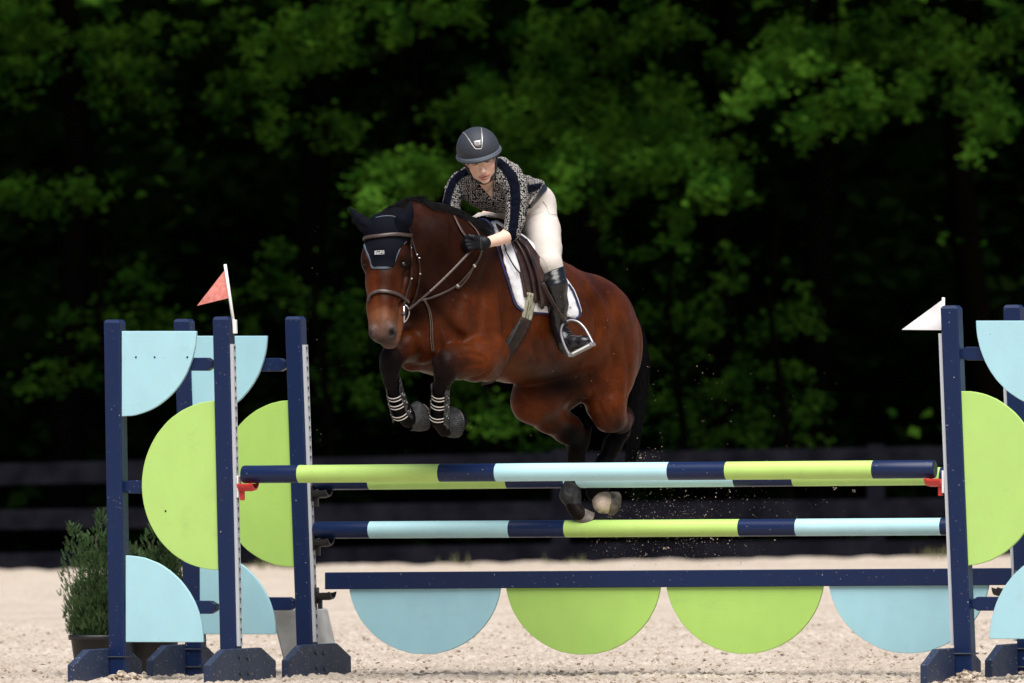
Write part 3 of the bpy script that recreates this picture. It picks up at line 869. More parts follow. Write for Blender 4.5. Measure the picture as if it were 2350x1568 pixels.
for k, lab in enumerate(('dim green young tree behind the left standards', 'dim green young tree between the left standard and the horse head', 'young tree with a bright tip showing under the horse belly', 'leafy young tree just behind the horse tail', 'dim leafy young tree right of the tail, in the shade of the big trees')):
    rr = random.Random(300 + k)
    qs = groups[k]; mx_ = sum(q[0] for q in qs) / len(qs)
    base = P(mx_, 1100, 105.2); base.z = -.05
    e = empty('young_tree', base, lab, 'young tree', ug)
    tg_ = [tube_geo(spline([base, base + Vector((.1, 0, 1.6)), base + Vector((-.1, 0, 3.2)), base + Vector((.1, 0, 4.6))], 7), [.07, .06, .055, .045, .035, .025, .012], 8)]
    V, Fc = [], []
    for (cx, cy, hw, hh, br) in qs:
        Y = 101.2 + (1 - br) * 9.5
        c = P(cx, cy, Y); m = FPX / Y
        spray_cluster(V, Fc, c, hw / m * 1.05, hh / m * 1.05, .35, int(26 + .075 * hw * hh * (.5 + br)), .078, rr)
        if rr.random() < .5: limb(tg_, base + Vector((0, 0, rr.uniform(1, 3.6))), c + Vector((0, .2, 0)), .022, .005, rr, .2)
    VT, FT = merge(tg_); mk('trunk', VT, FT, M_trunk, e, smooth=True)
    mk('crown', V, Fc, M_leaf, e)
# the wood beyond, one dark mass
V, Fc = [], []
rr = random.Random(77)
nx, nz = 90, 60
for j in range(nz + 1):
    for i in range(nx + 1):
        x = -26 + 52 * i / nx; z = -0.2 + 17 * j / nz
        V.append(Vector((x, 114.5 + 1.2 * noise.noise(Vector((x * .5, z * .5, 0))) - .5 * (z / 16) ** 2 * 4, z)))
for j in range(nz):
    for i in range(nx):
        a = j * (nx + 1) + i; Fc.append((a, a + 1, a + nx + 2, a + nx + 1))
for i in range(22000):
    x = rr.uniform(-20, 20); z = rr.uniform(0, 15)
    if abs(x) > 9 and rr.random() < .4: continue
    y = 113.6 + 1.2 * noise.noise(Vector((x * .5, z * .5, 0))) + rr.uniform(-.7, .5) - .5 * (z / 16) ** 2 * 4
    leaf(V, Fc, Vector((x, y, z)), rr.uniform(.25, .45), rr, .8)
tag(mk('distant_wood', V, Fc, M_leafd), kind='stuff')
# ------------------------------------------------------------------ implicit-surface modelling
import openvdb
class G:
    """collects rounded primitives and meshes their smooth union"""
    def __init__(s, vox=0.009, k=0.03):
        s.p = []; s.vox = vox; s.k = k
    def E(s, c, r, ax=None, col=None, k=None, sub=False):
        R_ = np.array([list(a) for a in ax]) if ax is not None else np.eye(3)   # rows = axes
        s.p.append(('E', np.array(c, float), np.array(r, float), R_, col, k, sub)); return s
    def C(s, a, b, ra, rb, col=None, k=None, sub=False, flat=None):
        s.p.append(('C', np.array(a, float), np.array(b, float), float(ra), float(rb), flat, col, k, sub)); return s
    def chain(s, pts, col=None, k=None, flat=None, sub=False):
        """pts: list of (Vector, r[, col])"""
        for q0, q1 in zip(pts, pts[1:]):
            cc = q0[2] if len(q0) > 2 and q0[2] is not None else col
            s.C(q0[0], q1[0], q0[1], q1[1], cc, k, sub, flat)
        return s
    def loft(s, secs, A3, col=None, k=None):
        """secs: (centre, r_lateral, r_up); A3 = lateral, up, along"""
        o = secs[0][0]; A3 = [np.array(list(a)) for a in A3]
        pr = [[float(np.dot(np.array(c - o), a)) for a in A3] for c, *_ in secs]
        S = np.array([q[2] for q in pr]); t = np.linspace(0, len(secs) - 1, 90)
        def cub(vals):
            sp = spline([(float(v), 0, 0) for v in vals], 90); return np.array([q.x for q in sp])
        tab = [cub(S), cub([q[0] for q in pr]), cub([q[1] for q in pr]), cub([q[1] for q in secs]), cub([q[2] for q in secs])]
        lo = np.min([np.array(c) - max(a, b) for c, a, b in secs], axis=0) - .03; hi = np.max([np.array(c) + max(a, b) for c, a, b in secs], axis=0) + .03
        s.p.append(('L', np.array(o), A3, tab, lo, hi, col, k, False)); return s
    @staticmethod
    def dist(p, X, Y, Z):
        if p[0] == 'E':
            _, c, r, R_, *_r = p
            x, y, z = X - c[0], Y - c[1], Z - c[2]
            u = (R_[0, 0] * x + R_[0, 1] * y + R_[0, 2] * z); v = (R_[1, 0] * x + R_[1, 1] * y + R_[1, 2] * z); w_ = (R_[2, 0] * x + R_[2, 1] * y + R_[2, 2] * z)
            k0 = np.sqrt((u / r[0]) ** 2 + (v / r[1]) ** 2 + (w_ / r[2]) ** 2)
            k1 = np.sqrt((u / r[0] ** 2) ** 2 + (v / r[1] ** 2) ** 2 + (w_ / r[2] ** 2) ** 2)
            return np.where(k1 > 1e-9, k0 * (k0 - 1) / np.maximum(k1, 1e-9), -r.min())
        if p[0] == 'L':
            _, o, A3, tab, *_r = p
            x, y, z = X - o[0], Y - o[1], Z - o[2]
            u = x * A3[0][0] + y * A3[0][1] + z * A3[0][2]; v = x * A3[1][0] + y * A3[1][1] + z * A3[1][2]; s_ = x * A3[2][0] + y * A3[2][1] + z * A3[2][2]
            S = tab[0]; sc_ = np.clip(s_, S[0], S[-1]); ex = s_ - sc_
            u0, v0, rl, rv = (np.interp(sc_, S, t) for t in tab[1:])
            rm = np.minimum(rl, rv) * .75
            m = ((np.abs(u - u0) / rl) ** 2.25 + (np.abs(v - v0) / rv) ** 2.25) ** (1 / 2.25)
            kk = np.sqrt(m * m + (ex / rm) ** 2)
            return (kk - 1) * np.minimum(rl, rv)
        _, a, b, ra, rb, flat, *_r = p
        x, y, z = X - a[0], Y - a[1], Z - a[2]
        bx, by, bz = b - a
        sc_ = 1.0
        if flat is not None:
            d, f = np.array(flat[0], float), flat[1]; d = d / np.linalg.norm(d)
            q = (x * d[0] + y * d[1] + z * d[2]) * (1 / f - 1)
            x = x + q * d[0]; y = y + q * d[1]; z = z + q * d[2]
            q = (bx * d[0] + by * d[1] + bz * d[2]) * (1 / f - 1); bx, by, bz = bx + q * d[0], by + q * d[1], bz + q * d[2]
            sc_ = min(1.0, f)
        L = bx * bx + by * by + bz * bz + 1e-12
        t = np.clip((x * bx + y * by + z * bz) / L, 0, 1)
        # ease the radius so that joints blend
        return (np.sqrt((x - t * bx) ** 2 + (y - t * by) ** 2 + (z - t * bz) ** 2) - (ra + (rb - ra) * t)) * sc_
    def bounds(s, p):
        if p[0] == 'E':
            m = p[2].max(); return p[1] - m, p[1] + m
        if p[0] == 'L': return p[4], p[5]
        a, b, m = p[1], p[2], max(p[3], p[4]) * (max(1, p[5][1]) if p[5] is not None else 1)
        return np.minimum(a, b) - m, np.maximum(a, b) + m
    def field(s, mod=None, pad=0.03):
        lo = np.min([s.bounds(p)[0] for p in s.p if not p[-1]], axis=0) - pad
        hi = np.max([s.bounds(p)[1] for p in s.p if not p[-1]], axis=0) + pad
        n = np.ceil((hi - lo) / s.vox).astype(int) + 1
        B = 0.12
        A = np.full(n, B, np.float32)
        gx = [(lo[i] + s.vox * np.arange(n[i])).astype(np.float32) for i in range(3)]
        for p in s.p:
            k = p[-2] if p[-2] is not None else s.k
            l, h = s.bounds(p); mg = k * 1.6 + 3 * s.vox
            i0 = np.clip(np.floor((l - mg - lo) / s.vox).astype(int), 0, n - 1); i1 = np.clip(np.ceil((h + mg - lo) / s.vox).astype(int) + 1, 1, n)
            if (i1 <= i0).any(): continue
            sl_ = tuple(slice(i0[i], i1[i]) for i in range(3))
            X, Y, Z = gx[0][sl_[0]][:, None, None], gx[1][sl_[1]][None, :, None], gx[2][sl_[2]][None, None, :]
            d = s.dist(p, X, Y, Z).astype(np.float32)
            a = A[sl_]
            if p[-1]:
                d = -d; hh = np.maximum(k - np.abs(a - d), 0) / k
                A[sl_] = np.maximum(a, d) + hh * hh * k * .25
            else:
                hh = np.maximum(k - np.abs(a - d), 0) / k
                A[sl_] = np.minimum(a, d) - hh * hh * k * .25
        if mod is not None:
            A = mod(A, gx[0][:, None, None], gx[1][None, :, None], gx[2][None, None, :]).astype(np.float32)
        return A, lo
    def colors(s, V, base, kc=0.012):
        cp = [p for p in s.p if not p[-1]]
        X, Y, Z = V[:, 0], V[:, 1], V[:, 2]
        D = np.stack([s.dist(p, X, Y, Z) for p in cp]); m = D.min(0)
        Wt = np.exp(-(D - m) / kc)
        Cc = np.array([(p[-3] if p[-3] is not None else base) for p in cp])
        return (Wt[:, :, None] * Cc[:, None, :]).sum(0) / Wt.sum(0)[:, None]
    def mesh(s, name, mat, parent=None, base=None, mod=None, kc=0.012, colmod=None, smooth_it=0):
        A, lo = s.field(mod)
        gr = openvdb.FloatGrid(0.12); gr.copyFromArray(A)
        pts, tri, quad = gr.convertToPolygons(0.0, 0.0)
        pts = np.asarray(pts, float) * s.vox + lo
        quad = np.asarray(quad)[:, ::-1] if len(quad) else np.zeros((0, 4), int)
        tri = np.asarray(tri)[:, ::-1] if len(tri) else np.zeros((0, 3), int)
        me = bpy.data.meshes.new(name)
        me.from_pydata(pts.tolist(), [], quad.tolist() + tri.tolist())
        # orientation check by volume
        q = quad if len(quad) else tri
        a, b, c = pts[q[:, 0]], pts[q[:, 1]], pts[q[:, 2]]
        vol = np.einsum('ij,ij->i', a - pts.mean(0), np.cross(b - pts.mean(0), c - pts.mean(0))).sum()
        if vol < 0: me.flip_normals()
        if base is not None:
            cc = s.colors(pts, base, kc)
            if colmod is not None: cc = colmod(cc, pts)
            at = me.color_attributes.new('coat', 'FLOAT_COLOR', 'POINT')
            at.data.foreach_set('color', np.concatenate([cc, np.ones((len(cc), 1))], 1).astype(np.float32).ravel())
        if smooth_it:
            f4 = quad if len(quad) else tri
            ed = np.concatenate([f4[:, [i, (i + 1) % f4.shape[1]]] for i in range(f4.shape[1])])
            cnt = np.bincount(ed[:, 0], minlength=len(pts)) + np.bincount(ed[:, 1], minlength=len(pts))
            for _ in range(smooth_it):
                acc = np.zeros_like(pts)
                for k in range(3): acc[:, k] = np.bincount(ed[:, 0], pts[ed[:, 1], k], len(pts)) + np.bincount(ed[:, 1], pts[ed[:, 0], k], len(pts))
                pts = np.where(cnt[:, None] > 0, pts * .5 + .5 * acc / np.maximum(cnt, 1)[:, None], pts)
            me.vertices.foreach_set('co', pts.astype(np.float32).ravel())
        me.materials.append(mat)
        me.polygons.foreach_set('use_smooth', [True] * len(me.polygons)); me.update()
        return link(name, me, parent)

Y0 = 43.0
def Q(px, py, z=0.0):
    """picture position + depth z in picture units (455 per metre)"""
    return P(px, py, Y0 + z / 455.0)
def R_(r): return r / 455.0

def bvh(o):
    me = o.data
    M = Matrix.Translation(Vector((0, 0, 0)))
    return BVHTree.FromPolygons([v.co for v in me.vertices], [tuple(p.vertices) for p in me.polygons])
def hit(tree, px, py, fall=None):
    d = (RM @ Vector(((px - W0 / 2) / FPX, -(py - H0 / 2) / FPX, -1.0))).normalized()
    loc, nrm, idx, dist = tree.ray_cast(CAM + d * 35, d, 30)
    if loc is None: return None, None
    return loc, nrm
def drape_path(tree, pts, n, lift, w_px=None):
    """spline in the picture plane dropped onto the surface; misses take the last depth"""
    sp = spline([(x, y, 0) for x, y in pts], n)
    out, nr = [], []
    lastY = None
    raw = []
    for q in sp: raw.append(hit(tree, q.x, q.y))
    Ys = [h[0].y if h[0] is not None else None for h in raw]
    # fill gaps
    for i in range(n):
        if Ys[i] is None:
            near = [j for j in range(n) if Ys[j] is not None]
            j = min(near, key=lambda j: abs(j - i)); raw[i] = (P(sp[i].x, sp[i].y, Ys[j]), raw[j][1])
    for (l, m) in raw:
        out.append(l + m * lift); nr.append(m.copy())
    # smooth normals and points a little
    for _ in range(2):
        nr = [(nr[max(i - 1, 0)] + nr[i] + nr[min(i + 1, n - 1)]).normalized() for i in range(n)]
        out = [out[i] if i in (0, n - 1) else (out[i - 1] + out[i] * 2 + out[i + 1]) / 4 for i in range(n)]
    return out, nr
def strap_on(name, tree, pts, width_px, thick, mat, parent, lift=0.003, n=None):
    n = n or max(8, len(pts) * 6)
    path, nr = drape_path(tree, pts, n, lift)
    w_ = width_px / 455.0 / 2
    return ribbon(name, path, nr, w_, thick, mat, parent)
def ribbon(name, path, nr, w_, thick, mat, parent):
    """rounded flat strap: 8-gon section, half width w_, half thickness thick"""
    sec = [(-1, 0), (-.88, .75), (-.5, 1), (.5, 1), (.88, .75), (1, 0), (.8, -.9), (-.8, -.9)]
    V, Fc = [], []; m = len(path)
    for i, p in enumerate(path):
        t = (path[min(i + 1, m - 1)] - path[max(i - 1, 0)])
        if t.length < 1e-8: t = Vector((0, 0, 1))
        t.normalize(); nn_ = nr[i] - t * nr[i].dot(t)
        nn_ = nn_.normalized() if nn_.length > 1e-6 else t.orthogonal().normalized()
        b = t.cross(nn_)
        ww = w_[i] if hasattr(w_, '__len__') else w_
        for (u, v) in sec: V.append(p + b * (u * ww) + nn_ * (v * thick))
    k = len(sec)
    for i in range(m - 1):
        for j in range(k):
            j2 = (j + 1) % k; Fc.append((i * k + j, i * k + j2, (i + 1) * k + j2, (i + 1) * k + j))
    Fc.append(tuple(range(k))[::-1]); Fc.append(tuple((m - 1) * k + j for j in range(k)))
    return mk(name, V, Fc, mat, parent, smooth=True)
def sd_poly(pts, X, Y):
    """signed distance (negative inside) to a 2D polygon for arrays X, Y"""
    pts = np.array(pts, float); d = np.full(np.broadcast(X, Y).shape, 1e18); s_ = np.ones(d.shape)
    j = len(pts) - 1
    for i in range(len(pts)):
        e = pts[j] - pts[i]; wx, wy = X - pts[i][0], Y - pts[i][1]
        t = np.clip((wx * e[0] + wy * e[1]) / (e @ e), 0, 1)
        bx, by = wx - e[0] * t, wy - e[1] * t
        d = np.minimum(d, bx * bx + by * by)
        c1 = Y >= pts[i][1]; c2 = Y < pts[j][1]; c3 = e[0] * wy > e[1] * wx
        flip = (c1 & c2 & c3) | (~c1 & ~c2 & ~c3)
        s_ = np.where(flip, -s_, s_); j = i
    return s_ * np.sqrt(d)
RT = np.array(RM.transposed())
def to_px(X, Y, Z):
    """world arrays -> picture coordinates"""
    x, y, z = X - CAM.x, Y - CAM.y, Z - CAM.z
    a = RT[0, 0] * x + RT[0, 1] * y + RT[0, 2] * z; b = RT[1, 0] * x + RT[1, 1] * y + RT[1, 2] * z; c = RT[2, 0] * x + RT[2, 1] * y + RT[2, 2] * z
    return a / -c * FPX + W0 / 2, -b / -c * FPX + H0 / 2
def patch_on(name, tree, poly, step, lift, thick, mat, parent, wav=None, mats=None):
    """cloth cut to a picture-plane outline and laid on the surface, given thickness"""
    xs = [p[0] for p in poly]; ys = [p[1] for p in poly]
    # outline resampled
    bm = bmesh.new()
    out = []
    for a, b in zip(poly, poly[1:] + poly[:1]):
        L = math.hypot(b[0] - a[0], b[1] - a[1]); m = max(1, int(L / step))
        for i in range(m): out.append((a[0] + (b[0] - a[0]) * i / m, a[1] + (b[1] - a[1]) * i / m))
    gx_ = np.arange(min(xs) + step * .5, max(xs), step); gy_ = np.arange(min(ys) + step * .5, max(ys), step)
    GX, GY = np.meshgrid(gx_, gy_); D = sd_poly(poly, GX, GY)
    inner = [(float(x), float(y)) for x, y, d in zip(GX.ravel(), GY.ravel(), D.ravel()) if d < -step * .45]
    from mathutils.geometry import delaunay_2d_cdt
    pts = [Vector(p) for p in out + inner]
    n = len(out)
    vs, es, fs, *_ = delaunay_2d_cdt(pts, [(i, (i + 1) % n) for i in range(n)], [], 1, 1e-4)
    co, nr = [], []
    hits = [hit(tree, v.x, v.y) for v in vs]
    good = [i for i, h in enumerate(hits) if h[0] is not None]
    for i, (h, v) in enumerate(zip(hits, vs)):
        if h[0] is None:
            j = min(good, key=lambda j: (vs[j] - v).length); co.append(P(v.x, v.y, hits[j][0].y)); nr.append(hits[j][1])
        else: co.append(h[0].copy()); nr.append(h[1].copy())
    nb = [[] for _ in vs]
    for f in fs:
        for a, b in zip(f, f[1:] + f[:1]): nb[a].append(b); nb[b].append(a)
    for _ in range(3):
        nr = [(nr[i] + sum((nr[j] for j in nb[i]), Vector())).normalized() if nb[i] else nr[i] for i in range(len(vs))]
        dep = [sum((co[j].y for j in nb[i]), co[i].y) / (len(nb[i]) + 1) for i in range(len(vs))]
        co = [P(vs[i].x, vs[i].y, dep[i]) for i in range(len(vs))]
    V = [co[i] + nr[i] * (lift + (wav(vs[i].x, vs[i].y) if wav else 0)) for i in range(len(vs))]
    m0 = len(V)
    V += [co[i] + nr[i] * (lift - thick) for i in range(len(vs))]
    Fc = [tuple(f) for f in fs] + [tuple(k + m0 for k in f[::-1]) for f in fs]
    # rim
    ed = {}
    for f in fs:
        for a, b in zip(f, f[1:] + f[:1]): ed[a, b] = 1
    for (a, b) in list(ed):
        if (b, a) not in ed: Fc.append((b, a, a + m0, b + m0))
    me = bpy.data.meshes.new(name); me.from_pydata([tuple(v) for v in V], [], Fc)
    me.materials.append(mat); me.polygons.foreach_set('use_smooth', [len(f) == 3 for f in Fc]); me.update()
    bm = bmesh.new(); bm.from_mesh(me); bmesh.ops.recalc_face_normals(bm, faces=bm.faces); bm.to_mesh(me); bm.free()
    return link(name, me, parent)
# ------------------------------------------------------------------ horse
BAY = (0.074, 0.0165, 0.0032); DBAY = (0.024, 0.0060, 0.0020); BLK = (0.0036, 0.0031, 0.0038); RED = (0.088, 0.0190, 0.0034)
TAN = (0.17, 0.066, 0.027); GREY = (0.055, 0.045, 0.045)
BA = Vector((0.62, 0.785, -0.13)).normalized()          # body axis, forward -> back
LA = Vector((0.785, -0.62, 0)).normalized()             # lateral, toward the horse's left (our right)
UP = LA.cross(BA).normalized()
if UP.z < 0: UP = -UP
AX = (LA, UP, BA)
h = G(0.0085, 0.05)
def E_(px, py, z, rl, rv, ra, col=None, k=None, sub=False, ax=AX): h.E(Q(px, py, z), (R_(rl), R_(rv), R_(ra)), ax, col, k, sub)
def CH(pts, col=None, k=None, flat=None, sub=False):
    h.chain([(Q(p[0], p[1], p[2]), R_(p[3]), (p[4] if len(p) > 4 else None)) for p in pts], col, k, flat, sub)
# trunk
h.loft([(Q(985, 748, -45), R_(62), R_(80)), (Q(1030, 735, 20), R_(94), R_(118)), (Q(1085, 702, 105), R_(106), R_(160)), (Q(1150, 705, 195), R_(118), R_(172)),
        (Q(1215, 728, 290), R_(124), R_(157)), (Q(1285, 744, 385), R_(121), R_(134)), (Q(1345, 756, 455), R_(118), R_(126)), (Q(1380, 785, 515), R_(106), R_(128)), (Q(1400, 800, 550), R_(84), R_(105))], AX, BAY)
E_(1140, 560, 215, 40, 60, 120, DBAY)              # withers
E_(1098, 768, 18, 50, 106, 54, BAY, 0.03)          # near shoulder and arm
E_(1085, 800, 0, 44, 62, 50, BAY, 0.05)
E_(955, 770, -10, 46, 78, 48, BAY, 0.05)           # far shoulder point
E_(1035, 775, -52, 34, 62, 34, BAY, 0.05)          # breast muscles
E_(975, 772, -62, 30, 58, 32, BAY, 0.05)
# neck
NAX = (Vector((0.86, -0.5, 0.0)), Vector((-0.15, -0.1, 0.98)), Vector((0.45, 0.85, 0.1)))
CH([(892, 535, -135, 40), (922, 538, -95, 54), (968, 557, -50, 78), (1015, 590, 10, 100), (1060, 630, 80, 118)], DBAY, 0.05)
CH([(905, 508, -105, 27), (945, 497, -60, 34), (1000, 513, -5, 36), (1055, 545, 70, 36), (1110, 560, 150, 40)], DBAY, 0.05)
CH([(930, 590, -110, 45), (960, 660, -60, 66), (1000, 720, -10, 84)], DBAY, 0.06)
# head frame: face turned a little to our left, nose down and slightly forward
HF = Vector((-0.22, -0.90, 0.12)).normalized(); HL = Vector((0.955, -0.245, 0)).normalized()
HD = Vector((-0.035, -0.20, -0.97)).normalized()         # down along the face
HL = (HL - HD * HL.dot(HD)).normalized(); HN = HD.cross(HL).normalized()
if HN.y > 0: HN = -HN
HX = (HL, HD, HN)
def HE(px, py, z, rl, rd, rn, col=None, k=0.02, sub=False): h.E(Q(px, py, z), (R_(rl), R_(rd), R_(rn)), HX, col, k, sub)
HE(886, 540, -160, 50, 50, 48, DBAY)               # cranium
HE(884, 590, -180, 54, 56, 48, DBAY)               # forehead
HE(881, 645, -203, 43, 62, 40, BAY)                # upper face
HE(877, 700, -226, 36, 60, 34, BAY)                # nasal bone
HE(878, 745, -246, 32, 40, 30, TAN, 0.025)         # muzzle
HE(879, 764, -252, 31.5, 24, 26, GREY, 0.02)
HE(933, 630, -135, 23, 60, 56, BAY, 0.03)          # near cheek
HE(868, 632, -145, 20, 56, 52, BAY, 0.03)          # far cheek
CH([(917, 680, -165, 24, BAY), (909, 730, -200, 20, TAN), (900, 778, -228, 19, GREY)], None, 0.025)   # jaw
HE(893, 788, -240, 18, 13, 18, GREY, 0.015)        # chin
HE(927, 592, -192, 14, 22, 20, DBAY, 0.03)         # near eye socket bulge
HE(843, 598, -198, 13, 24, 22, DBAY, 0.03)         # far eye bulge
CH([(917, 600, -203, 2), (922, 596, -205, 3.2), (929, 597, -203, 3.2), (934, 602, -198, 2)], DBAY, 0.006)
CH([(934, 640, -187, 5), (922, 672, -203, 6), (912, 694, -213, 4)], BAY, 0.02)   # facial crest
HE(898, 761, -272, 12, 19, 13, GREY, 0.02)         # near nostril rim
HE(856, 763, -272, 10, 16, 12, GREY, 0.02)
HE(897, 765, -290, 6.5, 10.5, 15, (0.003, 0.002, 0.002), 0.007, True)
HE(899, 758, -292, 4, 7, 14, (0.003, 0.002, 0.002), 0.007, True)
HE(850, 766, -288, 3.0, 7, 10, (0.004, 0.003, 0.003), 0.007, True)
CH([(916, 745, -258, 2.4), (905, 778, -262, 2.4)], None, 0.006, sub=True)     # mouth corner line
HE(925, 606, -217, 7, 8, 6, None, 0.008, True)     # eye opening
HE(838, 607, -222, 5, 8, 6, None, 0.008, True)
# near fore
CH([(1120, 812, 10, 50), (1092, 826, -42, 49), (1052, 830, -88, 40), (1036, 832, -110, 33, DBAY), (1030, 833, -116, 31, BLK), (1020, 838, -128, 28, BLK)], BAY, 0.03)
E_(1120, 842, -8, 30, 34, 34, RED, 0.03)
E_(1020, 830, -134, 27, 25, 24, BLK, 0.02); E_(1022, 856, -126, 25, 20, 22, BLK, 0.02)
CH([(1020, 862, -124, 24), (1012, 892, -108, 17), (1010, 930, -88, 15.5), (1010, 962, -72, 21), (1022, 982, -56, 18), (1038, 976, -30, 20), (1048, 966, -12, 26)], BLK, 0.02)
# far fore
CH([(960, 790, -40, 44), (928, 796, -92, 34), (908, 812, -125, 27, BLK), (898, 828, -145, 26, BLK)], BAY, 0.03)
E_(896, 822, -150, 25, 24, 22, BLK, 0.02); E_(896, 842, -144, 23, 18, 20, BLK, 0.02)
CH([(895, 850, -142, 22), (897, 875, -130, 16), (912, 912, -110, 15), (925, 943, -96, 20), (938, 962, -80, 18), (955, 958, -56, 22), (962, 952, -44, 25)], BLK, 0.02)
# near hind
E_(1398, 830, 440, 62, 118, 74, BAY, 0.05)
E_(1411, 820, 510, 34, 118, 60, RED, 0.05)
CH([(1385, 870, 425, 56), (1392, 930, 420, 46), (1400, 958, 430, 34), (1422, 968, 480, 26, DBAY), (1438, 958, 535, 17, BLK)], RED, 0.03)
CH([(1438, 945, 545, 12), (1434, 965, 545, 17), (1424, 990, 530, 21), (1407, 1020, 520, 21), (1387, 1062, 510, 19), (1376, 1108, 500, 19), (1372, 1130, 495, 22), (1377, 1142, 490, 18)], BLK, 0.025)
CH([(1377, 1142, 488, 18), (1384, 1154, 485, 24), (1390, 1156, 484, 23)], (0.62, 0.52, 0.44), 0.012)
# far hind
E_(1300, 850, 400, 56, 92, 70, DBAY, 0.05)
CH([(1290, 850, 400, 70), (1245, 905, 345, 56), (1222, 925, 320, 46), (1262, 958, 372, 36), (1302, 985, 425, 33), (1322, 1004, 455, 28, DBAY)], RED, 0.035)
E_(1218, 905, 318, 44, 44, 40, RED, 0.04)
CH([(1345, 985, 470, 14), (1326, 1010, 462, 25), (1322, 1050, 470, 19), (1316, 1100, 475, 17), (1310, 1135, 478, 21), (1316, 1163, 470, 14), (1327, 1177, 464, 14.5), (1336, 1184, 460, 13)], (0.009, 0.006, 0.005), 0.025)
# underline: flank fold, elbow gap, sheath
E_(1300, 858, 420, 40, 22, 60, DBAY, 0.04)
h.C(Q(1350, 900, 372), Q(1318, 860, 372), R_(12), R_(10), BAY, 0.04)
# breast bone
E_(1010, 838, 20, 52, 24, 70, BAY, 0.05)
E_(940, 815, -30, 24, 36, 30, BAY, 0.04)
# muscle relief: grooves (+) and ridges (-) laid on the surface found by a coarse first pass
GRV = [([(1140, 610), (1153, 680), (1159, 760), (1156, 848)], 10, 8), ([(1336, 655), (1350, 680), (1363, 705), (1374, 742), (1372, 770), (1357, 808), (1335, 842)], 9, 11),
       ([(1352, 662), (1374, 690), (1390, 730), (1392, 770)], 14, -7), ([(1400, 790), (1412, 850), (1402, 910)], 10, 6), ([(1432, 780), (1444, 850), (1436, 930)], 8, 4.5),
       ([(1372, 920), (1385, 955), (1405, 978)], 5, 4), ([(1400, 930), (1412, 955), (1412, 985)], 5, 4),
       ([(998, 725), (1003, 780), (1006, 850)], 11, 14), ([(950, 640), (985, 700), (1035, 760), (1075, 785)], 12, 9), ([(990, 560), (1040, 640), (1080, 700)], 14, 3),
       ([(1116, 610), (1104, 690), (1098, 760)], 12, 6), ([(1084, 650), (1064, 720), (1060, 780)], 14, -5),
       ([(1046, 846), (1080, 838), (1112, 836)], 4, 3.6), ([(1050, 815), (1085, 812), (1110, 822), (1118, 845)], 4, 3.4), ([(1066, 868), (1095, 866), (1125, 850)], 4, 3.2),
       ([(1128, 800), (1136, 820), (1128, 850)], 4, 2.0), ([(1140, 845), (1120, 870), (1090, 878)], 6, 3),
       ([(1190, 905), (1225, 935), (1265, 935)], 7, 3), ([(1225, 955), (1260, 972), (1290, 985)], 5, 2.2),
       ([(862, 620), (866, 670), (870, 730)], 6, 1.6), ([(908, 640), (903, 690), (898, 735)], 5, 1.8), ([(915, 590), (922, 586), (932, 592)], 3, -1.6),
       ([(1180, 760), (1230, 800), (1290, 815)], 16, 3), ([(1215, 740), (1222, 790), (1235, 830)], 6, 1.6), ([(1240, 745), (1248, 790), (1262, 828)], 6, 1.6), ([(1262, 750), (1272, 790), (1284, 820)], 6, 1.4), ([(1020, 640), (1030, 700), (1020, 760)], 5, -1.6), ([(1050, 700), (1075, 735), (1110, 745)], 4, -1.4), ([(1090, 650), (1120, 690), (1135, 740)], 5, 2.0), ([(1010, 815), (1030, 822)], 5, 1.5), ([(936, 700), (925, 660), (935, 620)], 5, 1.6)]
_gt = G(.012, .05); _gt.p = [h.p[0]]; _t = _gt.mesh('tmp', None, None); TRUNK = bvh(_t); _m = _t.data; bpy.data.objects.remove(_t); bpy.data.meshes.remove(_m)
_v, _k = h.vox, h.k
h.vox = 0.018
_t = h.mesh('tmp', None, None); _T = bvh(_t); _m = _t.data; bpy.data.objects.remove(_t); bpy.data.meshes.remove(_m); h.vox = _v
GP = []
for (pts_, w_, dp) in GRV:
    pa, _ = drape_path(_T, pts_, max(8, int(len(pts_) * 7)), 0)
    GP.append((np.array([list(q) for q in pa]), w_ / 455, dp / 455))
def relief(A, lo, vox):
    for pa, w_, dp in GP:
        L = len(pa)
        for i, q in enumerate(pa):
            fade = math.sin(math.pi * (i + .7) / (L + .4)) ** .6
            r = w_ * 2.6
            i0 = np.maximum(((q - r - lo) / vox).astype(int), 0); i1 = np.minimum(((q + r - lo) / vox).astype(int) + 2, A.shape)
            if (i1 <= i0).any(): continue
            g_ = [lo[k] + vox * np.arange(i0[k], i1[k]) - q[k] for k in range(3)]
            d2 = g_[0][:, None, None] ** 2 + g_[1][None, :, None] ** 2 + g_[2][None, None, :] ** 2
            sp_ = np.linalg.norm(pa[1] - pa[0])
            A[i0[0]:i1[0], i0[1]:i1[1], i0[2]:i1[2]] += (dp * fade * np.exp(-d2 / (w_ * w_)) * min(1, sp_ / (w_ * 1.4))).astype(np.float32)
    return A

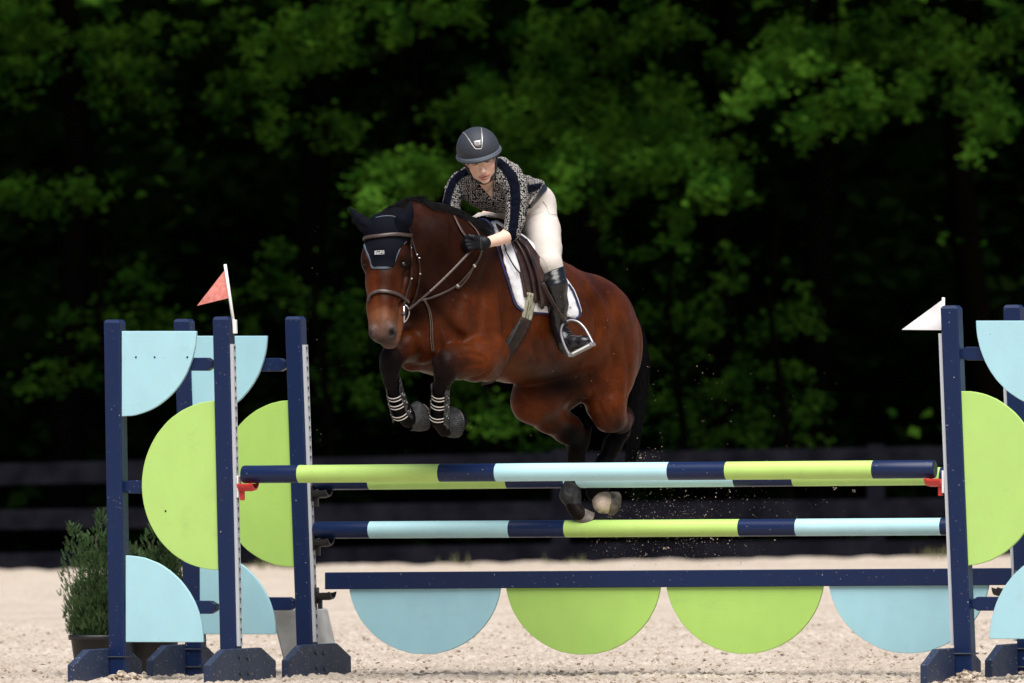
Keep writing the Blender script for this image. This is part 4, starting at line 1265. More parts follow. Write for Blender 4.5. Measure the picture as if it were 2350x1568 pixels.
def horse_mod(A, X, Y, Z):
    # gentle muscle undulation over the skin
    u = X * LA.x + Y * LA.y; v = Z; w_ = X * BA.x + Y * BA.y
    lo_ = np.array([X.ravel()[0], Y.ravel()[0], Z.ravel()[0]]); A = relief(A, lo_, h.vox)
    n_ = (np.sin(u * 31 + 1.3 * np.sin(v * 17)) * np.sin(v * 23 + 1.1 * np.sin(w_ * 19)) * np.sin(w_ * 27 + .7)) * 0.0022
    return A + n_
def horse_col(cc, p):
    """darker topline, crest, forehead; black points up legs; painted shade on chest, inner thighs"""
    px, py = to_px(p[:, 0], p[:, 1], p[:, 2])
    def blob(cx, cy, rx, ry, s_): return s_ * np.exp(-((px - cx) / rx) ** 2 - ((py - cy) / ry) ** 2)
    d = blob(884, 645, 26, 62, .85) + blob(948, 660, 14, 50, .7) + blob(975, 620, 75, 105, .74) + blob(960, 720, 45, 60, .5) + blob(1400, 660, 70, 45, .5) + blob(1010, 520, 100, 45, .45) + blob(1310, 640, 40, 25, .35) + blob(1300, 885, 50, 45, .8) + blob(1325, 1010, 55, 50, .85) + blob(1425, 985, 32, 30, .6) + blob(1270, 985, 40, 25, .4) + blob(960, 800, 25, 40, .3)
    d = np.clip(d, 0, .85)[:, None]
    bk = np.clip(blob(1288, 884, 72, 36, .88) + blob(1330, 1020, 50, 50, 1.1) + blob(1428, 1000, 30, 38, .9) + blob(1300, 990, 30, 22, .4), 0, .96)[:, None]  # shade between the hind legs painted black, plus the black hocks
    cc = cc * (1 - bk) + np.array([[.0022, .0016, .0018]]) * bk
    m2 = np.clip(blob(899, 764, 7.5, 10, 1.3) + blob(850, 766, 3, 6, .8) + blob(876, 785, 24, 10, .8) + blob(925, 607, 12, 9, .85) + blob(838, 607, 6, 9, .7) + blob(1384, 1178, 5, 4, .9) + blob(1370, 1172, 3, 3, .8) + blob(1404, 1128, 5, 6, .7), 0, .93)[:, None]
    cc = cc * (1 - m2) + np.array([[.006, .005, .005]]) * m2
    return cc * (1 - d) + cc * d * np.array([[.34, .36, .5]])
M_coat = new_mat('bay_coat', BAY, 0.42, 0.17)
t_, N_, L_, b_ = nodes(M_coat)
ca = N_.new('ShaderNodeAttribute'); ca.attribute_name = 'coat'
n1 = tex(M_coat, 'Noise', 5.5, Detail=6, Roughness=0.65); n2 = tex(M_coat, 'Noise', 160, vec_scale=(1, 1, .35), Detail=3)
c1 = ramp(M_coat, n1.outputs[0], [(0.33, (0.55, 0.50, 0.46)), (0.66, (1.35, 1.32, 1.3))]).outputs[0]
c2 = ramp(M_coat, n2.outputs[0], [(0.3, (0.82, 0.8, 0.78)), (0.7, (1.12, 1.12, 1.12))]).outputs[0]
cm = mix(M_coat, 1.0, ca.outputs[0], c1, 'MULTIPLY'); cm = mix(M_coat, 1.0, cm, c2, 'MULTIPLY')
L_.new(cm, b_.inputs['Base Color'])
lum = N_.new('ShaderNodeRGBToBW'); L_.new(ca.outputs[0], lum.inputs[0])
L_.new(ramp(M_coat, lum.outputs[0], [(0.002, (.05,) * 3), (0.014, (.09,) * 3)]).outputs[0], b_.inputs['Specular IOR Level'])
rl_ = ramp(M_coat, lum.outputs[0], [(0.002, (.62,) * 3), (0.012, (.42,) * 3)]).outputs[0]
bp_ = bump(M_coat, n2.outputs[0], 0.25, 0.003)
n3 = tex(M_coat, 'Noise', 22, Detail=4); bump(M_coat, n3.outputs[0], 0.22, 0.012, bp_)
rr_ = ramp(M_coat, n1.outputs[0], [(0.3, (.52,) * 3), (0.7, (.36,) * 3)]).outputs[0]; L_.new(rl_, b_.inputs['Roughness'])
b_.inputs['Sheen Weight'].default_value = 0.0; b_.inputs['Sheen Roughness'].default_value = 0.35
b_.inputs['Sheen Tint'].default_value = (0.9, 0.75, 0.65, 1)

horse = empty('horse', Q(1180, 900, 250), 'bay horse jumping over the poles with folded forelegs, dark mane and tail', 'horse')
hb = h.mesh('body', M_coat, horse, base=BAY, mod=horse_mod, kc=0.016, colmod=horse_col)
HT = bvh(hb)
# ------------------------------------------------------------------ horse: eyes, mane, tail, hooves
M_eye = new_mat('eye_gloss', (0.004, 0.003, 0.003), 0.16, 0.5)
def ball(name, c, r, mat, parent, sq=(1, 1, 1), ax=None, seg=20):
    bm = bmesh.new(); bmesh.ops.create_uvsphere(bm, u_segments=seg, v_segments=seg // 2 + 2, radius=1)
    A3 = ax or (Vector((1, 0, 0)), Vector((0, 0, 1)), Vector((0, -1, 0)))
    for v in bm.verts: v.co = Vector(c) + A3[0] * v.co.x * r * sq[0] + A3[1] * v.co.y * r * sq[1] + A3[2] * v.co.z * r * sq[2]
    return from_bm(name, bm, mat, parent, smooth=True)
el, en_ = hit(HT, 925, 606); ball('eye', el + Vector((0, .007, 0)), R_(7.8), M_eye, horse, sq=(1, .78, .9))
el, en_ = hit(HT, 839, 607); ball('eye', el + Vector((0, .012, 0)), R_(6.5), M_eye, horse, sq=(1, .8, .9))

M_hair = new_mat('black_horse_hair', (0.0045, 0.0038, 0.0045), 0.5, 0.12)
def strands(name, paths, width, mat, parent, taper=True):
    V, Fc = [], []
    for pth in paths:
        m = len(pth)
        for i, p in enumerate(pth):
            t = (pth[min(i + 1, m - 1)] - pth[max(i - 1, 0)]).normalized()
            b = t.cross(Vector((0, -1, 0)))
            b = b.normalized() if b.length > 1e-4 else Vector((1, 0, 0))
            nn_ = t.cross(b)
            w_ = width * (1 - .85 * (i / (m - 1)) ** 2 if taper else 1)
            for a in (0, 2.094, 4.189): V.append(p + b * (w_ * math.cos(a)) + nn_ * (w_ * math.sin(a)))
        o = len(V) - 3 * m
        for i in range(m - 1):
            for k in range(3):
                k2 = (k + 1) % 3; Fc.append((o + i * 3 + k, o + i * 3 + k2, o + (i + 1) * 3 + k2, o + (i + 1) * 3 + k))
    return mk(name, V, Fc, mat, parent, smooth=True)
def crest(px, y0=430, y1=640):
    y = y0
    while y < y1:
        l, n = hit(HT, px, y)
        if l is not None: return y, l
        y += 1.5
    return None, None
rr = random.Random(21)
paths = []
for i in range(2600):
    px = rr.uniform(872, 1100)
    cy, l = crest(px)
    if l is None: continue
    st = l + Vector((0, rr.uniform(-.012, .05), -rr.uniform(0, .018)))
    t = (px - 872) / 228.0
    # hair sweeps back toward the withers, lying close over the crest
    L = rr.uniform(.05, .115) * (1.0 + .4 * (t > .5))
    d = Vector((rr.uniform(.35, 1.0), rr.uniform(-.35, .5), rr.uniform(-.75, .12) - .35 * (t > .35))).normalized()
    up = Vector((0, 0, rr.uniform(.15, .55)))
    p, pth = st, [st - d * .012]
    for s in range(5):
        dd = (d + up * (1 - s / 2.0)).normalized(); p = p + dd * (L / 5)
        p = p + Vector((rr.gauss(0, .001), rr.gauss(0, .001), rr.gauss(0, .001)))
        q, n = None, None
        co, nn_, ii, ds = HT.find_nearest(p)
        if (p - co).dot(nn_) < .004: p = co + nn_ * rr.uniform(.003, .012)
        pth.append(p)
    paths.append(pth)
strands('mane', paths, .0011, M_hair, horse)
for nm, seed in ():
    rr = random.Random(seed); paths = []
    for i in range(90):
        l, n = hit(HT, rr.uniform(868, 905), rr.uniform(500, 515))
        if l is None: continue
        p = l + n * .006; pth = [p]
        d = Vector((rr.uniform(-.5, .3), -.3, rr.uniform(.2, .9))).normalized()
        for s in range(4): p = p + (d + Vector((0, 0, -.35 * s))).normalized() * .016; pth.append(p)
        paths.append(pth)
    strands(nm, paths, .0012, M_hair, horse)

rr = random.Random(33); paths = []
tc = [Q(1418, 688, 560), Q(1440, 716, 600), Q(1460, 772, 622), Q(1469, 840, 630), Q(1467, 910, 625), Q(1458, 975, 610), Q(1450, 1045, 600)]
rad_ = [.015, .035, .045, .046, .042, .036, .03]
spc = spline(tc, 40)
for i in range(2600):
    a = rr.uniform(0, 6.283); r = rr.random() ** .5
    s0 = int(rr.random() ** 1.5 * 16); s1 = min(39, s0 + int(rr.uniform(14, 26)))
    if rr.random() < .3: s1 = 39
    pth = []
    k = rr.uniform(.8, 1.15)
    for s in range(s0, s1 + 1, 3):
        rad2 = np.interp(s, np.linspace(0, 39, 7), rad_)
        pth.append(spc[s] + Vector((rad2 * r * math.cos(a) * k, rad2 * r * math.sin(a), 0)) + Vector((rr.gauss(0, .002), 0, rr.gauss(0, .002))))
    if len(pth) < 3: continue
    e_ = pth[-1] - pth[-2]; f = rr.uniform(.5, 1.8)
    pth.append(pth[-1] + e_ * f + Vector((rr.gauss(0.0, .012), 0, 0)))
    paths.append(pth)
strands('tail', paths, .0013, M_hair, horse)

M_hoof = new_mat('grey_hoof', (0.17, 0.145, 0.12), 0.6)
nn = tex(M_hoof, 'Noise', 30, Detail=6); nodes(M_hoof)[2].new(ramp(M_hoof, nn.outputs[0], [(0.3, (0.05, 0.043, 0.038)), (0.7, (0.19, 0.155, 0.125))]).outputs[0], nodes(M_hoof)[3].inputs['Base Color'])
def lathe(name, a, b, prof, mat, parent, n=40, rib=None, cap=True, tilt=None):
    """prof: (t along a->b, radius m); rib(t, ang) -> extra radius"""
    ax = (b - a); L = ax.length; ax = ax.normalized()
    u = ax.orthogonal().normalized(); v = ax.cross(u)
    V, Fc = [], []
    for (t, r) in prof:
        for k in range(n):
            an = 2 * math.pi * k / n; rr_ = r + (rib(t, an) if rib else 0)
            V.append(a + ax * (L * t) + u * (math.cos(an) * rr_) + v * (math.sin(an) * rr_))
    for i in range(len(prof) - 1):
        for k in range(n): Fc.append((i * n + k, i * n + (k + 1) % n, (i + 1) * n + (k + 1) % n, (i + 1) * n + k))
    if cap: Fc.append(tuple(range(n))[::-1]); Fc.append(tuple((len(prof) - 1) * n + k for k in range(n)))
    bm = bmesh.new(); me = bpy.data.meshes.new(name); me.from_pydata([tuple(q) for q in V], [], Fc); bm.from_mesh(me); bpy.data.meshes.remove(me)
    return from_bm(name, bm, mat, parent, smooth=True)
# hooves: fore ones show only below the bell boots, hind ones are bare
lathe('hoof', Q(1020, 970, -52), Q(1058, 966, -30), [(0, .03), (.5, .055), (.78, .060), (.84, .060), (.88, .052), (.85, .045), (.95, .02)], M_hoof, horse)
lathe('hoof', Q(946, 962, -70), Q(981, 949, -47), [(0, .03), (.5, .052), (.78, .056), (.84, .056), (.88, .050), (.85, .042), (.95, .02)], M_hoof, horse)
lathe('hoof', Q(1393, 1151, 483), Q(1411, 1157, 493), [(0, .052), (.5, .060), (.95, .065), (1.0, .063), (1.04, .055), (1.0, .04)], M_hoof, horse)
lathe('hoof', Q(1330, 1178, 462), Q(1348, 1194, 474), [(0, .030), (.25, .040), (.86, .048), (.88, .050), (1.0, .050), (1.02, .044)], M_hoof, horse)

# ------------------------------------------------------------------ leg boots
M_shell = new_mat('worn_black_boot_shell', (0.022, 0.023, 0.026), 0.5, .25)
nn = tex(M_shell, 'Noise', 55, Detail=6); nodes(M_shell)[2].new(ramp(M_shell, nn.outputs[0], [(0.4, (0.010, 0.011, 0.013)), (0.75, (0.10, 0.10, 0.10))]).outputs[0], nodes(M_shell)[3].inputs['Base Color'])
M_elas = new_mat('black_elastic', (0.004, 0.004, 0.005), 0.8, .08)
M_line = new_mat('white_elastic_edge', (0.62, 0.58, 0.54), 0.75)
M_rub = new_mat('dusty_black_rubber', (0.03, 0.032, 0.036), 0.6, .25)
nn = tex(M_rub, 'Noise', 24, Detail=8, Roughness=.7); nodes(M_rub)[2].new(ramp(M_rub, nn.outputs[0], [(0.38, (0.011, 0.012, 0.015)), (0.58, (0.035, 0.036, 0.038)), (0.74, (0.16, 0.145, 0.12))]).outputs[0], nodes(M_rub)[3].inputs['Base Color'])
bump(M_rub, nn.outputs[0], .3, .004)
M_steel = new_mat('bright_steel', (0.62, 0.63, 0.65), 0.28, metal=0.9)
def leg_boot(label, cen, hws, straps_, open_ang, grp_):
    """cen: centre line (px, py, z), hws half widths; an open fronted shell with three elastic straps"""
    e = empty('leg_boot', Q(*cen[0]), label, 'leg boot', grp_)
    cp = spline([Q(*c) for c in cen], 16); hw = [q.x for q in spline([(x, 0, 0) for x in hws], 16)]
    V, Fc = [], []; n = 30
    a0 = rad(open_ang)
    for i in range(16):
        p = cp[i]; t = (cp[min(i + 1, 15)] - cp[max(i - 1, 0)]).normalized()
        u = (Vector((1, 0, 0)) - t * t.x).normalized(); v = t.cross(u).normalized()
        if v.y > 0: v = -v             # v toward the camera
        half_open = rad(46 + 22 * (i < 3) * (3 - i) / 3 + (14 if i > 13 else 0))
        for k in range(n):
            an = a0 + half_open + (2 * math.pi - 2 * half_open) * k / (n - 1)
            r = R_(hw[i]) * (1.0 + (.10 if k in (0, n - 1) else 0))
            V.append(p + u * (math.cos(an) * r) + v * (math.sin(an) * r))
    for i in range(15):
        for k in range(n - 1): Fc.append((i * n + k, i * n + k + 1, (i + 1) * n + k + 1, (i + 1) * n + k))
    sh = mk('shell', V, Fc, M_shell, e, smooth=True)
    so = sh.modifiers.new('thick', 'SOLIDIFY'); so.thickness = .006; so.offset = 0
    for (i, tilt) in straps_:
        p = cp[i]; t = (cp[min(i + 1, 15)] - cp[max(i - 1, 0)]).normalized()
        u = (Vector((1, 0, 0)) - t * t.x).normalized(); v = t.cross(u).normalized()
        if v.y > 0: v = -v
        loop, nr = [], []
        for k in range(29):
            an = a0 - rad(70) + rad(140) * k / 28
            rr_ = R_(hw[i]) * .99 + .003
            bow = -.010 * math.cos((k / 28 - .5) * math.pi) * tilt
            loop.append(p + u * math.cos(an) * rr_ + v * math.sin(an) * rr_ + t * (-bow)); nr.append(u * math.cos(an) + v * math.sin(an))
        s_ = ribbon('elastic_strap', loop, nr, .0105, .0016, M_elas, e)
        for o_ in (-.0082, .0082):
            ribbon('edge_line', [q + t * o_ + m_ * .0012 for q, m_ in zip(loop, nr)], nr, .0029, .0006, M_line, s_)
        # tab and stud at the outer end
        tb, tn = loop[2] if abs(open_ang - 90) < 0 else loop[1], nr[1]
        side = t.cross(tn)
        obox('tab', tb + tn * .004, side, t, tn, .030, .020, .004, M_shell, e, bevel=.0015)
        ball('stud', tb + tn * .008 - side * .004, .0030, M_steel, e, seg=8)
    return e
lg = 'open-fronted boots on the forelegs'
leg_boot('black leg boot with three white-edged straps on the foreleg nearer the middle', [(1011, 882, -112), (1011, 912, -98), (1009, 944, -82), (1008, 976, -66)], [19.5, 20, 22.5, 26], [(4, 1), (7, 1), (11, 1.3)], 112, lg)
leg_boot('black leg boot with three white-edged straps on the foreleg below the muzzle', [(901, 872, -128), (908, 906, -114), (916, 934, -102), (926, 960, -88)], [18, 19, 21.5, 24], [(5, 1), (8, 1), (12, 1.2)], 100, lg)
def bell(label, a, b, r, grp_):
    prof = []
    for i in range(22):
        t = i / 21
        rr_ = r * (0.60 + .40 * math.sin(min(1, t * 1.15) * math.pi * .5)) * (1 - 1.6 * max(0, t - .86)) + (.0035 if t < .06 else 0)
        prof.append((t, rr_))
    inner = [(t, q * .93) for t, q in prof[::-1]]
    def rib(t, an):
        k = max(0, min(1, (t - .42) / .15)) * max(0, min(1, (1.0 - t) / .06))
        return .0024 * k * (1 if math.sin(an * 46) > 0 else -.6)
    o = lathe('bell_boot', a, b, prof + inner, M_rub, None, n=230, rib=rib, cap=False)
    return tag(o, label, 'bell boot', grp_)
bell('ribbed black rubber bell boot round the folded hoof nearer the middle', Q(1010, 976, -60), Q(1049, 967, -34), R_(36), 'rubber bell boots')
bell('ribbed black rubber bell boot round the folded hoof on the left', Q(934, 968, -74), Q(973, 952, -50), R_(34.5), 'rubber bell boots')
hbt = G(.006, .02)
hbt.chain([(Q(1312, 1112, 476), R_(21)), (Q(1309, 1136, 478), R_(24)), (Q(1316, 1155, 472), R_(18))])
tag(hbt.mesh('fetlock_boot', M_rub), 'scuffed dark fetlock boot on the hind leg left of the white foot', 'fetlock boot', 'boots on the hind fetlocks')
hbt = G(.006, .02)
hbt.chain([(Q(1372, 1098, 498), R_(19)), (Q(1371, 1120, 495), R_(26)), (Q(1366, 1132, 492), R_(21))])
tag(hbt.mesh('fetlock_boot', M_elas), 'dark fetlock boot just above the white hind foot', 'fetlock boot', 'boots on the hind fetlocks')

# ------------------------------------------------------------------ fly bonnet
M_bon = new_mat('navy_mesh_cloth', (0.0028, 0.0034, 0.0068), 0.8, 0.06)
nn = tex(M_bon, 'Voronoi', 260); bump(M_bon, nn.outputs[0], .12, .001)
M_bord = new_mat('grey_border', (0.075, 0.095, 0.125), 0.5)
bonnet = empty('ear_bonnet', Q(886, 520, -190), 'navy ear bonnet with grey border and small white label on the horse forehead', 'ear bonnet')
bg_ = G(.005, .05)
for (px_, py_, z_, rl, rd, rn, kk) in ((886, 540, -160, 50, 50, 48, .02), (884, 590, -180, 54, 56, 48, .02), (927, 592, -192, 14, 22, 20, .03), (843, 598, -198, 13, 24, 22, .03), (881, 645, -203, 43, 62, 40, .02)):
    bg_.E(Q(px_, py_, z_), (R_(rl), R_(rd), R_(rn)), HX, None, kk)
bg_.chain([(Q(892, 535, -135), R_(40)), (Q(922, 538, -95), R_(54)), (Q(968, 557, -50), R_(78))])
bg_.chain([(Q(905, 508, -105), R_(27)), (Q(945, 497, -60), R_(34))])
BPOLY = [(845, 490), (868, 470), (915, 468), (940, 505), (943, 540), (934, 553), (920, 568), (911, 588), (904, 612), (886, 617), (853, 617), (848, 596), (838, 572), (832, 560), (836, 530)]
def bmod(A, X, Y, Z):
    px, py = to_px(X, Y, Z)
    cut = sd_poly(BPOLY, px, py) / 455
    back = (Y - (Q(886, 540, -95).y))
    return np.maximum(np.maximum(A - .006, cut), back)
bon = bg_.mesh('hood', M_bon, bonnet, mod=bmod, smooth_it=1)
BT = bvh(bon)
path = [(836, 562), (840, 575), (849, 597), (854, 614), (870, 615), (886, 615), (903, 612), (910, 590), (919, 570), (932, 555)]
strap_on('border', BT, path, 5.5, .0016, M_bord, bonnet, lift=.0015, n=60)
for (pts_, sub) in (([(852, 528, -180, 17), (838, 517, -180, 16), (822, 502, -180, 12), (811, 489, -180, 6.5), (801, 475, -182, 1.5)], [(834, 525, -198, 9), (818, 510, -196, 6), (807, 492, -190, 2)]),
                    ([(917, 523, -190, 18), (927, 506, -192, 19), (936, 490, -192, 13), (940, 477, -192, 7), (941, 464, -192, 1.5)], [(941, 508, -212, 9), (944, 494, -210, 6), (944, 478, -204, 2)])):
    eg = G(.004, .012)
    eg.chain([(Q(*q[:3]), R_(q[3])) for q in pts_], flat=(Vector((0.1, -1, 0)), .75))
    eg.chain([(Q(*q[:3]), R_(q[3])) for q in sub], sub=True, k=.006)
    eg.mesh('ear_cover', M_bon, bonnet)
# label with lettering
def text_on(name, body, px, py, hpx, tree, mat, parent, lift=.004, ang=0.0, squeeze=1.0):
    cu = bpy.data.curves.new(name, 'FONT'); cu.body = body; cu.align_x = 'CENTER'; cu.align_y = 'CENTER'; cu.size = hpx / 455 * 1.35; cu.extrude = .0003
    ob = bpy.data.objects.new('t', cu); COL.objects.link(ob)
    bpy.context.view_layer.update()
    me = bpy.data.meshes.new_from_object(ob.evaluated_get(bpy.context.evaluated_depsgraph_get())); bpy.data.objects.remove(ob)
    l, n = hit(tree, px, py)
    x = Vector((1, 0, 0)); x = (x - n * x.dot(n)).normalized(); y = n.cross(x)
    c, s = math.cos(rad(ang)), math.sin(rad(ang))
    for v in me.vertices:
        q = v.co; a, b_2 = (q.x * c - q.y * s) * squeeze, q.x * s + q.y * c
        v.co = l + n * (lift + q.z) + x * a + y * b_2
    me.materials.clear(); me.materials.append(mat)
    me.name = name
    return link(name, me, parent), (l, n, x, y)
M_lett = new_mat('white_lettering', (0.75, 0.75, 0.75), .6)
lo_, (l, n, x, y) = text_on('lettering', 'EquiFit', 871, 580, 5.6, BT, M_lett, bonnet, lift=.0035, ang=1, squeeze=.95)
for (dx, dy, sx, sy) in ((0, .0087, .048, .0012), (0, -.0087, .048, .0012), (.0238, 0, .0012, .0186), (-.0238, 0, .0012, .0186)):
    obox('label_frame', l + n * .0035 + x * dx + y * dy, x, y, n, sx, sy, .001, M_lett, bonnet, bevel=0)

# ------------------------------------------------------------------ bridle, reins, martingale
M_lea = new_mat('brown_leather', (0.042, 0.022, 0.015), 0.6, .25)
nn = tex(M_lea, 'Noise', 30, Detail=5); nodes(M_lea)[2].new(ramp(M_lea, nn.outputs[0], [(0.3, (0.012, 0.007, 0.006)), (0.7, (0.034, 0.019, 0.014))]).outputs[0], nodes(M_lea)[3].inputs['Base Color'])
M_lea2 = new_mat('padded_brown_leather', (0.055, 0.034, 0.028), 0.40, .5)
M_stitch = new_mat('pale_stitching', (0.20, 0.165, 0.125), .8)
bridle = empty('bridle', Q(890, 560, -200), 'brown leather bridle with padded browband and noseband on the horse head', 'bridle')
# combined surface head + bonnet for draping
def join_bvh(*obs):
    V, Fc = [], []
    for o in obs:
        k = len(V); V += [v.co.copy() for v in o.data.vertices]; Fc += [tuple(i + k for i in p.vertices) for p in o.data.polygons]
    return BVHTree.FromPolygons(V, Fc)
HB = join_bvh(hb, bon)
strap_on('browband', HB, [(837, 549), (845, 545), (869, 542), (904, 538), (930, 539), (944, 541)], 8, .006, M_lea2, bridle, lift=.005)
strap_on('browband_edge', HB, [(837, 552.5), (845, 549), (869, 546), (904, 542), (930, 543), (944, 544.5)], 2.6, .004, M_lea, bridle, lift=.0075)
strap_on('noseband', HB, [(849, 690), (850, 682), (856, 674), (871, 669), (895, 671), (916, 678), (929, 689), (936, 694)], 8.5, .006, M_lea2, bridle, lift=.005)
strap_on('noseband_edge', HB, [(850, 693), (851.5, 686), (857, 678), (871, 673), (895, 675), (915, 682), (928, 693)], 2.4, .004, M_lea, bridle, lift=.0085)
strap_on('cheekpiece', HB, [(943, 540), (942, 569), (942, 611), (940, 642), (930, 681), (926, 700), (927, 706)], 5.5, .003, M_lea, bridle, lift=.006)
strap_on('throat_strap', HB, [(936, 524), (942, 540), (953, 581), (959, 597), (962, 626), (958, 658), (948, 692), (938, 708)], 4.5, .003, M_lea, bridle, lift=.006)
for (x_, y_) in ((941, 571), (954, 585), (959, 592), (940, 640), (961, 628)):
    l, n = hit(HB, x_, y_)
    obox('buckle', l + n * .011, Vector((1, 0, 0)), n.cross(Vector((1, 0, 0))).normalized(), n,   .009, .006, .003, M_steel, bridle, bevel=.001)
# bit with D ring
bz = hit(HT, 922, 712)[0]; BY = bz.y - .012
def QY(px, py, Y): return P(px, py, Y)
tube('bit_ring', [QY(a, b, BY) for a, b in ((927, 703), (927, 721), (927, 741))], .0055, M_steel, bridle, n=10)
tube('bit_ring', spline([QY(a, b, BY) for a, b in ((926, 741), (934, 733), (939, 719), (937, 707), (930, 700))], 16), .0028, M_steel, bridle, n=8)
tube('mouthpiece', [QY(912, 728, BY + .03), QY(919, 724, BY), QY(927, 721, BY - .004), QY(931, 719, BY)], [.007, .008, .009, .006], M_blackp, bridle, n=10)

# hand position is shared with the rider
hand_s, _n = hit(HT, 1086, 560)
HANDY = hand_s.y - .05
reins = empty('reins', QY(1000, 650, BY), 'plaited brown leather reins running from the bit to the gloved hand', 'reins')
r0 = [QY(937, 712, BY - .004), QY(960, 689, BY - .002 * 0 + (HANDY - BY) * .15), QY(1021, 630, BY + (HANDY - BY) * .6), QY(1046, 611, BY + (HANDY - BY) * .77), QY(1082, 575, HANDY)]
pr_ = [r0[0].lerp(r0[-1], i / 39) + Vector((0, 0, -.012 * math.sin(math.pi * i / 39))) for i in range(40)]; ribbon('rein', pr_, [Vector((.3, -.9, .35))] * 40, .0062, .0024, M_lea, reins)
pr2 = [q + Vector((0, -.0028, .0012)) for q in pr_]
ribbon('plait', pr2[13:], [Vector((.3, -.9, .35))] * 27, [.0048 + .0013 * (i % 2) for i in range(27)], .0014, M_lea2, reins)
pp_ = [(1040, 500), (1044, 508), (1051, 522), (1060, 537), (1068, 546), (1080, 552)]
strap_on('rein', HT, pp_, 6.5, .0024, M_lea2, reins, lift=.012)
mart = empty('martingale', Q(1000, 760, -60), 'thin brown martingale looping round the horse neck and down the chest', 'martingale')
strap_on('neck_strap', HT, [(1074, 512), (1093, 533), (1103, 560), (1101, 585), (1086, 611), (1064, 638), (1044, 657), (1010, 675), (976, 686), (958, 690)], 5, .0022, M_lea2, mart, lift=.008, n=60)
strap_on('neck_strap', HT, [(1086, 606), (1071, 636), (1050, 660), (1042, 661)], 4.5, .002, M_lea2, mart, lift=.013, n=30)
strap_on('chest_strap', HT, [(972, 686), (983, 710), (988, 745), (989, 785), (992, 808)], 6, .0022, M_lea, mart, lift=.008, n=40)
for o_ in (-2.0, 2.0): strap_on('stitching', HT, [(972 + o_, 686), (983 + o_, 710), (988 + o_, 745), (989 + o_, 785), (992 + o_, 806)], .7, .0006, M_stitch, mart, lift=.0105, n=40)
for (x_, y_) in ((1085, 609), (1046, 655)):
    l, n = hit(HT, x_, y_)
    obox('buckle', l + n * .014, Vector((.8, 0, .6)), n.cross(Vector((.8, 0, .6))).normalized(), n, .010, .020, .004, M_steel, mart, bevel=.001)

# ------------------------------------------------------------------ saddle pad, saddle, girth
M_pad = new_mat('white_quilted_cloth', (0.80, 0.80, 0.83), .8, .2)
t_, N_, L_, b_ = nodes(M_pad)
tc_ = N_.new('ShaderNodeTexCoord'); mp_ = N_.new('ShaderNodeMapping'); mp_.inputs['Rotation'].default_value = (0, rad(45), 0); L_.new(tc_.outputs['Object'], mp_.inputs[0])
wv = []
for dr_ in ('X', 'Z'):
    wn = N_.new('ShaderNodeTexWave'); wn.bands_direction = dr_; wn.inputs['Scale'].default_value = 14; L_.new(mp_.outputs[0], wn.inputs[0])
    rm = ramp(M_pad, wn.outputs[0], [(0.0, (0, 0, 0)), (0.18, (.8, .8, .8)), (1, (1, 1, 1))]); wv.append(rm.outputs[0])
q_ = mix(M_pad, 1.0, wv[0], wv[1], 'MULTIPLY'); bump(M_pad, q_, .13, .003)
M_navyc = new_mat('navy_binding', (0.010, 0.020, 0.085), .6)
pad = empty('saddle_pad', Q(1180, 640, 120), 'white quilted saddle pad with navy binding under the saddle', 'saddle pad')
PADP = [(1124, 513), (1134, 535), (1142, 569), (1154, 611), (1166, 648), (1177, 685), (1184, 700), (1196, 710), (1224, 716), (1262, 719), (1290, 724), (1307, 729), (1318, 732), (1327, 726), (1330, 714), (1323, 690), (1314, 668), (1303, 652), (1290, 634), (1262, 606), (1235, 575), (1200, 545), (1160, 525), (1136, 510)]
padm = patch_on('pad_cloth', HT, PADP, 7, .014, .016, M_pad, pad)
HP = join_bvh(hb, padm)
strap_on('binding', HP, [(1123, 512), (1133, 535), (1141, 569), (1153, 611), (1165, 648), (1176, 685), (1183, 701), (1196, 711.5), (1224, 718), (1262, 720), (1290, 724), (1307, 730), (1318, 733), (1327.5, 727), (1330.5, 714), (1323, 690), (1314, 668), (1303, 652)], 5.5, .004, M_navyc, pad, lift=.003, n=130)
yA = hit(HP, 1130, 530)[0].y
tube('binding', spline([P(1088, 513, yA + .10), P(1096, 506.5, yA + .03), P(1108, 503.5, yA), P(1121, 510, yA - .012), P(1130, 527, yA - .012)], 20), .006, M_navyc, pad, n=8)
M_tiny = new_mat('grey_lettering', (.1, .1, .14), .7)
text_on('lettering', 'AN', 1308, 706, 4.4, bvh(padm), M_tiny, pad, lift=.002, ang=-6)

M_sad = new_mat('dark_brown_saddle_leather', (0.030, 0.012, 0.010), 0.30, .55)
nn = tex(M_sad, 'Noise', 14, Detail=5); nodes(M_sad)[2].new(ramp(M_sad, nn.outputs[0], [(0.3, (0.014, 0.007, 0.007)), (0.72, (0.050, 0.022, 0.018))]).outputs[0], nodes(M_sad)[3].inputs['Base Color'])
saddle = empty('saddle', Q(1210, 590, 200), 'dark brown leather saddle under the rider, on the white pad', 'saddle')
patch_on('sheepskin_half_pad', HP, [(1148, 556), (1166, 553), (1176, 578), (1187, 612), (1190, 628), (1182, 624), (1170, 606), (1158, 582)], 5, .012, .010, M_pad, saddle)
strap_on('half_pad_edge', HP, [(1151, 560), (1160, 586), (1172, 610), (1188, 629)], 3, .003, M_blackp, saddle, lift=.016)
fl = patch_on('flap', HP, [(1160, 548), (1170, 575), (1183, 600), (1192, 628), (1199, 655), (1204, 676), (1213, 688), (1228, 694), (1238, 703), (1254, 703), (1276, 692), (1280, 650), (1250, 620), (1226, 585), (1205, 556), (1180, 540)], 6, .022, .012, M_sad, saddle)
FT_ = join_bvh(hb, padm, fl)
strap_on('flap_roll', FT_, [(1165, 552), (1180, 588), (1191, 620), (1199, 652), (1204, 682)], 8, .009, M_sad, saddle, lift=.006, n=30)
